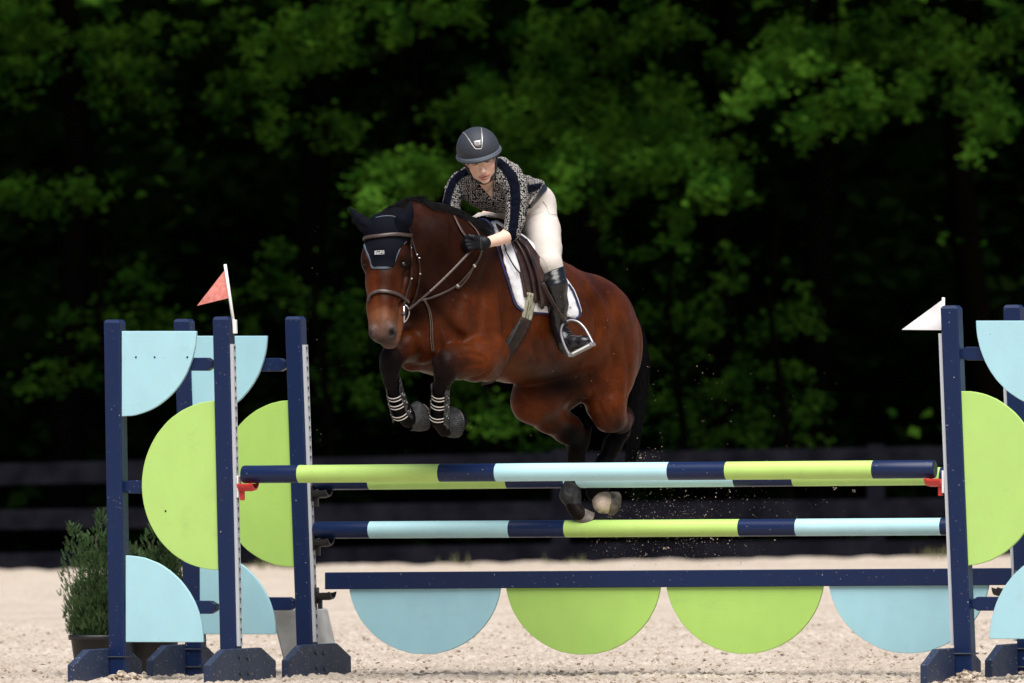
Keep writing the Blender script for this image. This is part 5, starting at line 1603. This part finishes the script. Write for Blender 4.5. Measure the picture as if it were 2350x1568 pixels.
strap_on('knee_roll', FT_, [(1186, 552), (1204, 570), (1221, 608), (1231, 640), (1236, 672), (1240, 704)], 11, .014, M_sad, saddle, lift=.010, n=40)
strap_on('knee_roll', FT_, [(1178, 552), (1194, 574), (1210, 612), (1219, 644), (1224, 674), (1226, 694)], 8, .008, M_sad, saddle, lift=.008, n=40)
sg = G(.008, .03)
sg.chain([(Q(1138, 522, 205), R_(13)), (Q(1165, 540, 250), R_(20)), (Q(1210, 566, 305), R_(24)), (Q(1240, 588, 350), R_(22))], flat=(LA, 1.9))
sg.mesh('seat', M_sad, saddle)
girth = empty('girth', Q(1190, 760, 60), 'dark brown girth with pale billet straps crossing the horse ribs', 'girth')
M_bil = new_mat('pale_billet_webbing', (0.30, 0.29, 0.21), .7)
patch_on('billet', FT_, [(1208, 670), (1226, 674), (1225, 699), (1216, 737), (1193, 729), (1200, 705)], 5, .010, .006, M_bil, girth)
for q0 in ([(1212, 672), (1209, 700), (1202, 732)], [(1217, 672), (1215, 702), (1208, 735)]): strap_on('stitching', FT_, q0, 1.1, .0012, M_lea, girth, lift=.0105, n=16)
patch_on('girth_strap', TRUNK, [(1192, 727), (1217, 736), (1207, 760), (1190, 789), (1174, 812), (1154, 842), (1134, 872), (1104, 880), (1122, 848), (1140, 812), (1160, 778), (1181, 744)], 6, .014, .012, M_lea, girth)
patch_on('girth_edge', TRUNK, [(1185, 738), (1188, 741), (1168, 779), (1150, 812), (1130, 848), (1126, 846), (1144, 811), (1164, 777)], 5, .020, .006, M_blackp, girth)
patch_on('pommel', HP, [(1137, 518), (1150, 527), (1163, 550), (1156, 556), (1147, 542)], 4, .016, .010, M_sad, saddle)
patch_on('gullet_shade', HT, [(1096, 512), (1108, 507), (1119, 512), (1129, 530), (1135, 550), (1120, 548), (1102, 532)], 4, .006, .006, M_blackp, saddle)  # black patch standing in for the shadow under the pad arch
strap_on('seam_tape', BT, [(862, 500), (878, 496.5), (898, 496), (912, 500)], 2.2, .0012, M_bord, bonnet, lift=.001)
# ------------------------------------------------------------------ rider
SKIN = (0.80, 0.53, 0.41)
M_skin = new_mat('skin', SKIN, .5, .35)
t_, N_, L_, b_ = nodes(M_skin)
ca = N_.new('ShaderNodeAttribute'); ca.attribute_name = 'coat'; L_.new(ca.outputs[0], b_.inputs['Base Color'])
b_.inputs['Subsurface Weight'].default_value = 0.06; b_.inputs['Subsurface Radius'].default_value = (.012, .005, .003)
def zs(px, py, tree=None):
    l, n = hit(tree or FT_, px, py); return (l.y - Y0) * 455
ZH = (HANDY - Y0) * 455
rider = empty('person', Q(1215, 560, 300), 'person in black helmet, patterned shirt and cream breeches crouching over the jumping bay horse', 'person')
# head frame
FF = Vector((0.10, -0.93, -0.34)).normalized(); FR = Vector((math.cos(rad(12)), 0, math.sin(rad(12)))); FR = (FR - FF * FR.dot(FF)).normalized()
FU = FR.cross(-FF) ; FU = FU if FU.z > 0 else -FU
HC = Q(1101, 361, 60)
def HL_(x, y, z): return HC + FR * (x * .01) + FU * (y * .01) + FF * (z * .01)
FAX = (FR, FU, FF)
hd = G(.0032, .022)
def FE(x, y, z, rx, ry, rz, col=None, k=.012, sub=False, ax=FAX): hd.E(HL_(x, y, z), (rx * .01, ry * .01, rz * .01), ax, col, k, sub)
def FC(pts, col=None, k=.008, sub=False, flat=None): hd.chain([(HL_(*q[:3]), q[3] * .01) for q in pts], col, k, flat, sub)
# torso frame
P0, P1 = Q(1222, 468, 310), Q(1108, 402, 95)
TT = (P1 - P0).normalized(); TL = (LA - TT * LA.dot(TT)).normalized(); TD = TL.cross(TT); TD = TD if TD.z > 0 else -TD
def torso(g, sh=0.0):
    A3 = (TL, TD, -TT)
    g.loft([(Q(1110, 408, 98), R_(52) - sh, R_(30) - sh), (Q(1122, 424, 122), R_(76) - sh, R_(52) - sh), (Q(1143, 434, 165), R_(72) - sh, R_(56) - sh), (Q(1172, 444, 215), R_(62) - sh, R_(49) - sh),
            (Q(1200, 454, 262), R_(58) - sh, R_(45) - sh), (Q(1221, 463, 300), R_(55) - sh, R_(43) - sh)], A3, None, .04)
NEAR_ARM = [(1166, 404, 92, 34), (1180, 424, 74, 31), (1187, 462, 58, 26), (1182, 505, 44, 23.5), (1173, 533, 34, 21), (1160, 545, 24, 18.5)]
FAR_ARM = [(1058, 420, 178, 28), (1044, 438, 165, 24), (1036, 468, 142, 20.5), (1044, 505, 110, 18)]
def arm(g, pts, sh=0.0, k=.03):
    pp_ = [(Q(*q[:3]), R_(q[3]) - sh) for q in pts]
    g.chain(pp_[:2], None, k); g.chain(pp_[1:], None, .008)
def thighs(g, sh=0.0):
    zk = min(zs(1255, 604) - 14, 240)
    g.chain([(Q(1229, 484, 285), R_(47) - sh), (Q(1243, 530, 240), R_(44) - sh), (Q(1251, 572, (240 + zk) / 2 - 10), R_(39) - sh), (Q(1259, 606, zk), R_(30) - sh), (Q(1266, 640, zk + 8), R_(25) - sh)], None, .010)
    g.chain([(Q(1190, 490, 345), R_(50) - sh), (Q(1140, 503, 315), R_(38) - sh), (Q(1100, 518, 285), R_(27) - sh)], None, .03)
    g.E(Q(1224, 481, 318), (R_(52) - sh, R_(40) - sh, R_(42) - sh), (TL, TD, TT), None, .04)
def zk_(): return min(zs(1255, 604) - 14, 240)
BOOT = []
for (x_, y_, r_) in ((1268, 618, 29), (1274, 655, 27.5), (1279, 700, 24.5), (1281, 738, 19), (1287, 764, 16.5)):
    BOOT.append((x_, y_, min(zs(min(x_, 1280), y_) - r_ * .75, zk_() + 12), r_))
zf = BOOT[-1][2]
# ---- body: one continuous figure
FE(0, 3, -1, 7.2, 9, 9, SKIN, .02)
FE(0, -2.8, 2.6, 6.1, 7.4, 5.6, SKIN, .02)
FE(0, -7.0, 3.6, 4.5, 3.9, 4.4, SKIN, .02)
FE(0, -10.5, 6.2, 2.3, 1.7, 1.9, SKIN, .02)
for s_ in (-1, 1):
    FE(s_ * 3.9, -3.7, 5.2, 2.4, 2.5, 2.2, (0.80, 0.48, 0.37), .02)
    FE(s_ * 4.1, -7.4, 2.4, 1.4, 2.2, 3.0, SKIN, .02)
    FC([(s_ * 3.9, 1.35, 7.3, .75), (s_ * 1.2, 1.35, 8.3, .7)], SKIN, .012)
    FE(s_ * 3.1, -.2, 9.1, 1.7, .95, 1.5, None, .010, True)
    FE(s_ * 7.0, -1.4, -.4, .8, 2.9, 1.7, (0.80, 0.47, 0.37), .006)
    FE(s_ * 7.9, -1.0, 0.1, .5, 1.9, 1.0, None, .006, True)
FC([(0, .2, 7.6, .8), (0, -2.2, 8.9, .85), (0, -4.2, 9.9, 1.0)], SKIN, .010)
FE(0, -4.7, 9.9, 1.25, .95, 1.05, (0.80, 0.49, 0.38), .007)
for s_ in (-1, 1):
    FE(s_ * 1.25, -4.9, 9.0, .68, .62, .85, SKIN, .005)
    FE(s_ * .62, -5.55, 9.7, .38, .32, .5, None, .003, True)
LIP = (0.50, 0.17, 0.14)
FE(0, -7.9, 6.8, 2.4, 1.8, 2.0, SKIN, .012)
FC([(-2.4, -7.75, 7.7, .26), (-1.1, -7.4, 8.3, .36), (0, -7.45, 8.55, .38), (1.1, -7.4, 8.3, .36), (2.4, -7.75, 7.7, .26)], LIP, .003)
FC([(-2.2, -8.1, 7.7, .26), (-1.0, -8.85, 8.15, .42), (0, -8.95, 8.35, .48), (1.0, -8.85, 8.15, .42), (2.2, -8.1, 7.7, .26)], LIP, .003)
FE(0, -8.12, 9.0, 1.7, .30, 2.2, None, .003, True)
# neck, chest, limbs
hd.chain([(HL_(0, -5, -1.5), .053), (Q(1110, 404, 105), .052), (Q(1118, 426, 128), .072)], SKIN, .03)
torso(hd, .016); arm(hd, NEAR_ARM, .006); arm(hd, FAR_ARM, .006); thighs(hd, .011)
hd.chain([(Q(1176, 532, 36), R_(16.5)), (Q(1162, 543, 25), R_(15.8)), (Q(1140, 551, (25 + ZH) / 2), R_(13.8)), (Q(1113, 558, ZH), R_(11.8)), (Q(1098, 559, ZH), R_(12))], SKIN, .006)
hd.chain([(Q(1044, 503, 110), R_(16)), (Q(1050, 540, 70), R_(14)), (Q(1040, 560, 90), R_(12))], SKIN, .02)
hd.chain([(Q(q[0], q[1], q[2]), R_(q[3]) - .013) for q in BOOT], SKIN, .02)
def headcol(cc, p):
    # brows, lash lines and lip shading belong to the face itself
    q = p - np.array(list(HC)); x = q @ np.array(list(FR)) * 100; y = q @ np.array(list(FU)) * 100; z = q @ np.array(list(FF)) * 100
    def bl(cx, cy, rx, ry): return np.exp(-((np.abs(x) - cx) / rx) ** 2 - ((y - cy) / ry) ** 2) * (z > 4)
    m = np.clip(bl(3.1, .45, 1.7, .30) * .8 + bl(2.9, 1.9, 2.0, .4) * .7, 0, .9)[:, None]
    cc = cc * (1 - m) + np.array([[.10, .05, .03]]) * m
    m = np.clip(np.exp(-((x) / 1.8) ** 2 - ((y + 8.12) / .32) ** 2) * (z > 5), 0, .9)[:, None]
    cc = cc * (1 - m) + np.array([[.06, .015, .012]]) * m
    m = np.clip(bl(4.2, -3.6, 2.0, 1.8) * .22, 0, 1)[:, None]
    return cc * (1 - m) + np.array([[.70, .34, .27]]) * m
body = hd.mesh('body', M_skin, rider, base=SKIN, kc=.0014, colmod=headcol)
M_sclera = new_mat('eye_white', (.62, .60, .57), .25)
M_iris = new_mat('grey_iris', (.10, .13, .14), .2)
M_lid = new_mat('eyelid_skin', (.42, .21, .15), .5)
M_pupil = new_mat('pupil', (.003, .003, .003), .1)
for s_ in (-1, 1):
    e_ = ball('eye', HL_(s_ * 3.1, -.15, 7.35), .0118, M_sclera, rider, ax=FAX)
    gz_ = (FF + FR * .10).normalized()
    ball('iris', HL_(s_ * 3.1, -.15, 7.35) + gz_ * .0078, .0058, M_iris, e_, ax=FAX, seg=12)
    ball('pupil', HL_(s_ * 3.1, -.15, 7.35) + gz_ * .0108, .0030, M_pupil, e_, ax=FAX, seg=10)
    # lids
    for (yy, c0) in ((.42, -.10), (-.72, .12)):
        pth = [HL_(s_ * 3.1 + u, -.15 + (yy + .15) * (1 - (u / 1.7) ** 2) , 7.35 + 1.28 * math.sqrt(max(0.02, 1 - (u / 1.9) ** 2)) ) for u in (-1.5, -1, -.5, 0, .5, 1, 1.5)]
        tube('eyelid', pth, [.0012, .0020, .0023, .0025, .0023, .0020, .0012], M_lid, rider, n=6)
tube('teeth', [HL_(-1.2, -7.85, 7.75), HL_(0, -7.8, 8.15), HL_(1.2, -7.85, 7.75)], .0022, M_sclera, rider, n=6)

# hair tucked under the helmet
M_hairr = new_mat('dark_brown_hair', (.025, .014, .009), .5)
hg = G(.005, .02); hg.E(HL_(0, 0, -4.5), (.078, .075, .068), FAX); hg.E(HL_(6.4, .6, 1.2), (.012, .03, .03), FAX); hg.E(HL_(-6.4, .6, 1.2), (.012, .03, .03), FAX)
hg.mesh('hair', M_hairr, rider)

# ---- shirt
M_print = new_mat('printed_shirt', (.01, .012, .03), .8, .04)
t_, N_, L_, b_ = nodes(M_print)
vo = tex(M_print, 'Voronoi', 108, Randomness=.5)
mth = N_.new('ShaderNodeMath'); mth.operation = 'SUBTRACT'; mth.inputs[1].default_value = .36; L_.new(vo.outputs['Distance'], mth.inputs[0])
ab = N_.new('ShaderNodeMath'); ab.operation = 'ABSOLUTE'; L_.new(mth.outputs[0], ab.inputs[0])
rg = ramp(M_print, ab.outputs[0], [(.085, (1, 1, 1)), (.125, (0, 0, 0))])
ca = N_.new('ShaderNodeAttribute'); ca.attribute_name = 'coat'
navy_ = (.0022, .0032, .0085)
c1 = mix(M_print, rg.outputs[0], navy_, (.44, .41, .38))
sep = N_.new('ShaderNodeSeparateColor'); L_.new(ca.outputs[0], sep.inputs[0])
L_.new(mix(M_print, sep.outputs[0], c1, navy_), b_.inputs['Base Color'])
fw = tex(M_print, 'Noise', 11, Detail=3); bump(M_print, fw.outputs[0], .5, .02)
sh = G(.0045, .03)
torso(sh); arm(sh, NEAR_ARM); arm(sh, FAR_ARM)
sh.chain([(Q(1134, 398, 112), R_(27)), (Q(1150, 385, 130), R_(22)), (Q(1120, 396, 118), R_(26)), (Q(1075, 405, 150), R_(22))], None, .03)   # collar and upper back
sh.chain([(Q(1205, 424, 262), R_(22)), (Q(1232, 428, 296), R_(17)), (Q(1243, 420, 300), R_(5))], None, .02)     # hem
VNECK = [(1096, 423), (1112, 420), (1134, 410), (1133, 440), (1131, 460), (1112, 445)]
NECKH = [(1084, 385), (1095, 425), (1112, 432), (1133, 418), (1138, 385)]
def line_d(px, py, pts):
    d = np.full(px.shape, 1e9)
    for a, b in zip(pts, pts[1:]):
        ex, ey = b[0] - a[0], b[1] - a[1]; t = np.clip(((px - a[0]) * ex + (py - a[1]) * ey) / (ex * ex + ey * ey), 0, 1)
        d = np.minimum(d, np.hypot(px - a[0] - t * ex, py - a[1] - t * ey))
    return d
def shmod(A, X, Y, Z):
    px, py = to_px(X, Y, Z)
    front = (Y - Q(0, 0, 118).y)
    v = np.maximum(sd_poly(VNECK, px, py) / 455, front)
    n2 = np.maximum(sd_poly(NECKH, px, py) / 455, (Y - Q(0, 0, 105).y))
    A = np.maximum(A, -np.minimum(v, n2))
    W_ = (px - 1208) * .8 + (py - 485) * .6
    A = np.maximum(A, np.minimum((W_ + 2) / 455, Y - Q(0, 0, 180).y))
    cuff = np.minimum(((px - 1164) * -.88 + (py - 542) * .47) / 455, np.minimum((py - 515) / 455, Q(0, 0, 150).y - Y))
    A = np.maximum(A, np.minimum(cuff, (px - 1125) / 455))
    # folds across sleeves and waist
    f = np.sin((X * .6 - Z * 1.0) * 150 + 2.5 * np.sin(Z * 40 + X * 30)) * .0013 + np.sin((X * 1.0 + Z * .5) * 95 + 2 * np.sin(Z * 60)) * .0012
    return A + f
def shcol(cc, p):
    px, py = to_px(p[:, 0], p[:, 1], p[:, 2])
    d1 = line_d(px, py, [(1146, 372), (1160, 385), (1174, 404), (1182, 430), (1184, 462), (1180, 505), (1174, 545)]) - np.interp(py, [370, 400, 450, 540], [9, 13, 12, 10])
    d2 = line_d(px, py, [(1078, 392), (1056, 401), (1040, 418), (1030, 445), (1022, 480), (1018, 500)]) - 9
    d3 = sd_poly([(1209, 425), (1246, 419), (1240, 434), (1212, 446)], px, py)
    m = np.clip(.5 - np.minimum(np.minimum(d1, d2), d3) / 1.5, 0, 1)
    return np.stack([m, m, m], 1)
shirt = sh.mesh('shirt', M_print, rider, base=(0, 0, 0), mod=shmod, colmod=shcol, smooth_it=2)
ST = bvh(shirt)
RT_ = join_bvh(body, shirt)
patch_on('collar', RT_, [(1093, 417), (1099, 418), (1105, 427), (1114, 438), (1130, 457), (1124, 461), (1106, 447), (1096, 430)], 3, .006, .004, M_print, rider)
patch_on('collar', RT_, [(1139, 388), (1150, 402), (1149, 420), (1141, 440), (1133, 462), (1131, 450), (1132, 425), (1136, 405)], 3, .006, .004, M_print, rider)
M_gold = new_mat('fine_chain', (.6, .5, .42), .3, metal=.7)
strap_on('necklace', RT_, [(1132, 417), (1122, 434), (1110, 449), (1100, 459), (1094, 461), (1084, 457), (1083, 440), (1081, 422)], 1.3, .0008, M_gold, rider, lift=.005, n=50)
strap_on('necklace', RT_, [(1136, 390), (1140, 403), (1146, 415), (1154, 416)], 1.3, .0008, M_gold, rider, lift=.005, n=24)

# ---- breeches
M_cream = new_mat('cream_breeches', (.53, .48, .44), .75, .2)
nn = tex(M_cream, 'Noise', 7, Detail=5); bump(M_cream, nn.outputs[0], .25, .02)
br = G(.005, .03); thighs(br); torso(br, .001); br.chain([(Q(1260, 606, zk_()), R_(28)), (Q(BOOT[0][0], BOOT[0][1] + 6, BOOT[0][2]), R_(27))], None, .02); br.E(Q(1212, 470, 306), (R_(54), R_(40), R_(42)), (TL, TD, TT), None, .04)
def brmod(A, X, Y, Z):
    px, py = to_px(X, Y, Z)
    # cut along the waistband and at the boot top; creases at the hip
    waist = ((px - 1208) * 0.80 + (py - 485) * .60) / 455.0        # positive below/right of the belt line
    cut = np.maximum(np.minimum(-waist - .018, (488 - py) / 455), (py - 640) / 455)
    far = np.maximum(0, 0)
    f = np.exp(-(line_d(px, py, [(1196, 512), (1222, 497), (1246, 490)]) / 3.2) ** 2) * .0045 + np.exp(-(line_d(px, py, [(1200, 525), (1225, 508), (1262, 499), (1278, 497)]) / 2.6) ** 2) * .0035
    f = f + np.exp(-(line_d(px, py, [(1196, 502), (1216, 488), (1234, 478)]) / 3) ** 2) * .003 + np.exp(-(line_d(px, py, [(1246, 468), (1256, 480), (1262, 494)]) / 2.5) ** 2) * .003
    f = f + np.exp(-(line_d(px, py, [(1212, 540), (1236, 522), (1270, 520)]) / 3) ** 2) * .0010 + np.exp(-(line_d(px, py, [(1226, 592), (1246, 582), (1276, 586)]) / 3) ** 2) * .0016 + np.exp(-(line_d(px, py, [(1196, 536), (1206, 560), (1222, 596)]) / 3.5) ** 2) * .0025 + np.sin(px * .35 + py * .22 + 2 * np.sin(py * .09)) * .0002
    return np.maximum(A + f, cut)
bre = br.mesh('breeches', M_cream, rider, mod=brmod, smooth_it=2)
BR_ = bvh(bre)
M_belt = new_mat('black_belt', (.008, .009, .014), .35)
BRS = join_bvh(bre, shirt)
strap_on('belt', BRS, [(1250, 430), (1245, 436), (1230, 456), (1215, 476), (1205, 489)], 15, .004, M_belt, rider, lift=.005, n=24)
M_seam = new_mat('seam_thread', (.36, .31, .28), .8)
strap_on('seam', BR_, [(1221, 584), (1238, 588), (1250, 600), (1258, 620), (1260, 627)], 1.0, .0008, M_seam, rider, lift=.001, n=30)
strap_on('seam', BR_, [(1246, 462), (1254, 474), (1258, 486), (1262, 492)], 1.2, .0010, M_seam, rider, lift=.001, n=20)
strap_on('seam', BR_, [(1262, 492), (1278, 493)], 1.0, .0008, M_seam, rider, lift=.001, n=10)

# ---- boots
M_boot = new_mat('black_leather', (.007, .007, .009), .26, .5)
nn = tex(M_boot, 'Noise', 16, Detail=6); bump(M_boot, nn.outputs[0], .3, .01)
bo = G(.005, .02)
bo.chain([(Q(*q[:3]), R_(q[3])) for q in BOOT], None, .02)
bo.chain([(Q(1284, 756, zf), R_(17)), (Q(1294, 781, zf - 4), R_(18)), (Q(1318, 788, zf - 20), R_(16.5)), (Q(1340, 786, zf - 32), R_(14.5)), (Q(1348, 784, zf - 36), R_(11))], None, .02)
bo.chain([(Q(1292, 797, zf + 2), R_(12)), (Q(1298, 806, zf - 2), R_(10))], None, .015)
def bomod(A, X, Y, Z):
    px, py = to_px(X, Y, Z)
    top = (-(py - (619 - (px - 1270) * .42 + ((px - 1268) / 30) ** 2 * 2))) / 455
    f = np.sin(py * .5 + np.sin(px * .14) * 2.2) * .0016 * np.exp(-((py - 745) / 18) ** 2) + np.sin(py * .33 + px * .1) * .0013 * np.exp(-((py - 640) / 25) ** 2)
    return np.maximum(A + f, top)
boot = bo.mesh('riding_boot', M_boot, rider, mod=bomod, smooth_it=2)
BO = bvh(boot)
M_welt = new_mat('boot_welt', (.22, .20, .14), .6)
strap_on('welt', BO, [(1316, 804), (1330, 800), (1344, 794), (1357, 785)], 1.6, .0015, M_welt, boot, lift=.001, n=20)
strap_on('toe_cap', BO, [(1323, 773), (1316, 782), (1314, 793), (1318, 803)], 1.6, .0012, M_blackp, boot, lift=.001, n=16)
for (xa, ya, xb, yb) in ((1296, 752, 1306, 756), (1296, 757, 1309, 760), (1300, 763, 1313, 762), (1304, 768, 1317, 766)):
    strap_on('lace', BO, [(xa, ya), ((xa + xb) / 2, (ya + yb) / 2 - 1), (xb, yb)], 2.0, .0018, M_blackp, boot, lift=.002, n=6)
# far boot, mostly behind the horse
fb = G(.008, .02); fb.chain([(Q(1092, 530, 300), R_(27)), (Q(1080, 620, 330), R_(25)), (Q(1085, 720, 340), R_(17)), (Q(1060, 745, 330), R_(12))]); fb.mesh('riding_boot', M_boot, rider)

# stirrup leather and iron (parts of the saddle)
zst = zf - 26
def tube_px(name, pts, r, mat, par, n=30, flat=None, nn=10, up=None):
    pth = spline([Q(*p) for p in pts], n); return tube(name, pth, r, mat, par, n=nn, flat=flat, up=up and [up] * n)
lp = spline([Q(1245, 650, BOOT[1][2] - 40), Q(1262, 684, BOOT[2][2] - 43), Q(1281, 716, BOOT[3][2] - 38), Q(1302, 746, zst)], 24)
sl_ = ribbon('stirrup_leather', lp, [Vector((.35, -.9, 0))] * 24, .0105, .0022, M_lea, saddle)
for o_ in (-.0085, .0085):
    ribbon('stitching', [q + Vector((.86 * o_, 0, .5 * o_)) + Vector((0, -.0026, 0)) for q in lp], [Vector((.35, -.9, 0))] * 24, .0006, .0005, M_stitch, sl_)
M_iron2 = new_mat('brushed_steel_iron', (.36, .36, .38), .38, metal=.6)
pts_ = [(1308, 816, zst - 6), (1300, 803, zst - 5), (1292, 784, zst - 3), (1287.5, 765, zst), (1290, 748, zst), (1301, 737.5, zst), (1313, 735, zst - 3), (1328, 740, zst - 10), (1342, 754, zst - 18), (1353, 773, zst - 26), (1361, 789, zst - 32)]
iron = tube('stirrup_iron', spline([Q(*p) for p in pts_], 48), [.0050 + .0018 * abs(math.sin(i / 47 * 3.14 - 1.57)) for i in range(48)], M_iron2, saddle, n=10)
ta_, tb_ = Q(1308, 817, zst - 4), Q(1362, 789, zst - 32)
dx_ = (tb_ - ta_).normalized(); dn = Vector((0, 0, 1)) - dx_ * dx_.z; dn.normalize(); dd_ = dx_.cross(dn)
obox('tread', (ta_ + tb_) / 2, dx_, dd_, dn, (tb_ - ta_).length, .052, .016, M_iron2, saddle, bevel=.004)
obox('tread_pad', (ta_ + tb_) / 2 + dx_ * .008 - dn * .001, dx_, dd_, dn, (tb_ - ta_).length * .72, .055, .008, M_white, saddle, bevel=.002)
obox('eye_slot', Q(1303, 741, zst - 7), Vector((.86, 0, .5)), Vector((0, 1, 0)), Vector((-.5, 0, .86)), .026, .008, .006, M_blackp, saddle, bevel=.001)

# ---- glove
M_glove = new_mat('black_glove_leather', (.004, .0045, .008), .5, .2)
gl = G(.0025, .008)
gl.chain([(Q(1112, 558, ZH - 1), R_(15)), (Q(1103, 558, ZH - 2), R_(13)), (Q(1093, 557, ZH - 4), R_(13.5)), (Q(1084, 556, ZH - 5), R_(13))], None, .02, flat=(Vector((0, 1, 0)), .8))
FING = [(1084, 547, 1071, 546, 1065, 552, 1070, 557, 5.8), (1084, 553.5, 1070, 554, 1064, 560, 1070, 564, 6.1), (1085, 561, 1072, 562.5, 1066.5, 567.5, 1072, 571, 5.8), (1087, 567, 1076, 570, 1071.5, 574, 1077, 577, 5.0)]
for i, (xa, ya, xb, yb, xc, yc, xd, yd, r) in enumerate(FING):
    gl.chain([(Q(xa, ya, ZH - 10), R_(r + .4)), (Q(xb, yb, ZH - 13), R_(r)), (Q(xc, yc, ZH - 5), R_(r - .5)), (Q(xd, yd, ZH + 4), R_(r - 1))], None, .0035)
gl.chain([(Q(1098, 551, ZH - 12), R_(6.5)), (Q(1087, 545, ZH - 17), R_(6)), (Q(1077, 542.5, ZH - 16), R_(5.2)), (Q(1071, 545, ZH - 14), R_(4.6))], None, .004)
glove = gl.mesh('glove', M_glove, rider)
GB = bvh(glove)
strap_on('wrist_strap', GB, [(1104, 545), (1103, 552), (1103, 562), (1105, 572)], 4.5, .0018, M_blackp, glove, lift=.0015, n=16)

# ---- helmet
M_helm = new_mat('matt_charcoal_helmet', (.030, .034, .045), .6, .3)
M_brim = new_mat('grey_helmet_peak', (.060, .072, .092), .6, .3)
hm = G(.0045, .006)
hm.E(HL_(0, 4.0, -1.4), (.109, .112, .124), FAX)
def hmod(A, X, Y, Z):
    q = (X - HC.x, Y - HC.y, Z - HC.z)
    y = q[0] * FU.x + q[1] * FU.y + q[2] * FU.z; z = q[0] * FF.x + q[1] * FF.y + q[2] * FF.z
    low = .016 + .05 * z                              # rim rises slightly toward the front
    inner = None
    xl = q[0] * FR.x + q[1] * FR.y + q[2] * FR.z
    i_ = (np.sqrt((xl / .096) ** 2 + ((y - .03) / .10) ** 2 + ((z + .014) / .112) ** 2) - 1) * .09
    return np.maximum(np.maximum(A, -(y - low)), -i_)
shell = hm.mesh('helmet', M_helm, rider, mod=hmod, smooth_it=1)
bm_ = G(.0028, .004)
bm_.E(HL_(0, 2.1, -.6), (.1185, .026, .138), FAX)
def bmod2(A, X, Y, Z):
    q = (X - HC.x, Y - HC.y, Z - HC.z)
    z = q[0] * FF.x + q[1] * FF.y + q[2] * FF.z; xl = q[0] * FR.x + q[1] * FR.y + q[2] * FR.z; y = q[0] * FU.x + q[1] * FU.y + q[2] * FU.z
    i_ = (np.sqrt((xl / .100) ** 2 + ((z + .014) / .115) ** 2) - 1) * .1
    return np.maximum(np.maximum(A, -(z + .05)), -i_)
brim = bm_.mesh('peak', M_brim, shell, mod=bmod2, smooth_it=2)
HS = bvh(shell)
strap_on('crease', bvh(brim), [(1051, 364), (1060, 368.5), (1078, 370.5), (1098, 368), (1120, 361.5), (1140, 351), (1148, 344)], .9, .0008, M_blackp, brim, lift=.0004, n=60)
M_trim = new_mat('silver_trim', (.50, .48, .47), .35, metal=.6)
strap_on('trim_line', HS, [(1063, 304), (1069, 310), (1077, 322), (1084, 333), (1091, 341.5), (1098, 342), (1105, 340.5), (1106.5, 325), (1106, 308), (1104.5, 294)], 1.9, .0012, M_trim, shell, lift=.001, n=70)
patch_on('badge', HS, [(1086, 325), (1103.5, 321.5), (1104, 333), (1091, 336)], 3, .003, .003, M_trim, shell)
patch_on('vent', HS, [(1090.5, 337), (1104, 334.5), (1103.5, 338.5), (1093, 340)], 3, .0015, .002, M_blackp, shell)
l, n = hit(HS, 1096, 328.5)
xx = (FR - n * FR.dot(n)).normalized(); yy = n.cross(xx)
ring_ = [l + n * .0035 + xx * math.cos(a / 12 * 6.283) * .0055 + yy * math.sin(a / 12 * 6.283) * .0065 for a in range(13)]
tube('badge_ring', ring_, .0006, M_iron, shell, n=5)
tube('badge_ring', [l + n * .0036 - xx * .003 - yy * .003, l + n * .0036 - xx * .003 + yy * .003, l + n * .0036 + xx * .003 - yy * .003, l + n * .0036 + xx * .003 + yy * .003], .0006, M_iron, shell, n=5)
# chin harness
HDB = RT_
sF = hit(RT_, 1112, 420)[0].y
def at_face(px, py, out=.006):
    l, n = hit(RT_, px, py)
    return l
tube('chin_strap', spline([HL_(-9.6, 1.2, 3.2), HL_(-7.6, -3.0, 3.6), HL_(-6.2, -7.4, 3.6), HL_(-3.9, -11.1, 4.0), HL_(-1.2, -12.6, 4.6), HL_(.8, -12.7, 4.6)], 30), .0060, M_belt, shell, n=8, flat=(1, .5))
tube('chin_strap', spline([HL_(9.4, 1.2, 2.4), HL_(7.5, -3.4, 3.2), HL_(6.3, -7.4, 3.6), HL_(4.0, -11.0, 4.2), HL_(.8, -12.7, 4.6)], 26), .0060, M_belt, shell, n=8, flat=(1, .5))
obox('buckle', HL_(4.9, -9.9, 5.0), (FR * .5 + FU * .86).normalized(), FF, (FU * .5 - FR * .86).normalized(), .030, .008, .014, M_shell, shell, bevel=.002)
# ------------------------------------------------------------------ footing thrown up by the hooves
rr = random.Random(91)
V, Fc = [], []
def spk(px, py, z, r): 
    c = Q(px, py, z); lump((c.x, c.y, c.z), r, V, Fc, (1, 1, 1), rr, .45)
for i in range(2600):
    a = abs(rr.gauss(0, 1)); px = 1430 + rr.gauss(60, 130) + a * 40; py = 1215 + rr.gauss(0, 62)
    if px < 1340 or px > 2140 or py > 1300: continue
    spk(px, py, rr.uniform(420, 700), .0005 + .0026 * rr.random() ** 6)
for i in range(260):
    spk(rr.uniform(1300, 1950), rr.uniform(800, 1290), rr.uniform(350, 750), .0007 + .0018 * rr.random() ** 4)
for i in range(160):
    spk(1475 + rr.gauss(0, 28), 1058 + rr.gauss(0, 16), rr.uniform(500, 600), .0005 + .0022 * rr.random() ** 4)
for (x_, y_, r_) in ((1527, 1255, .012), (1470, 1050, .008), (1638, 1238, .007), (1915, 1123, .008), (1960, 1128, .007), (1482, 1272, .006), (1700, 1290, .006)):
    for j in range(4): spk(x_ + rr.gauss(0, 3), y_ + rr.gauss(0, 3), 560 + j, r_ * .45)
for i in range(170):
    spk(rr.uniform(700, 1500), rr.uniform(500, 1050), rr.uniform(-250, 0), .0006 + .0010 * rr.random() ** 3)
tag(mk('flying_footing', V, Fc, M_clod), kind='stuff')
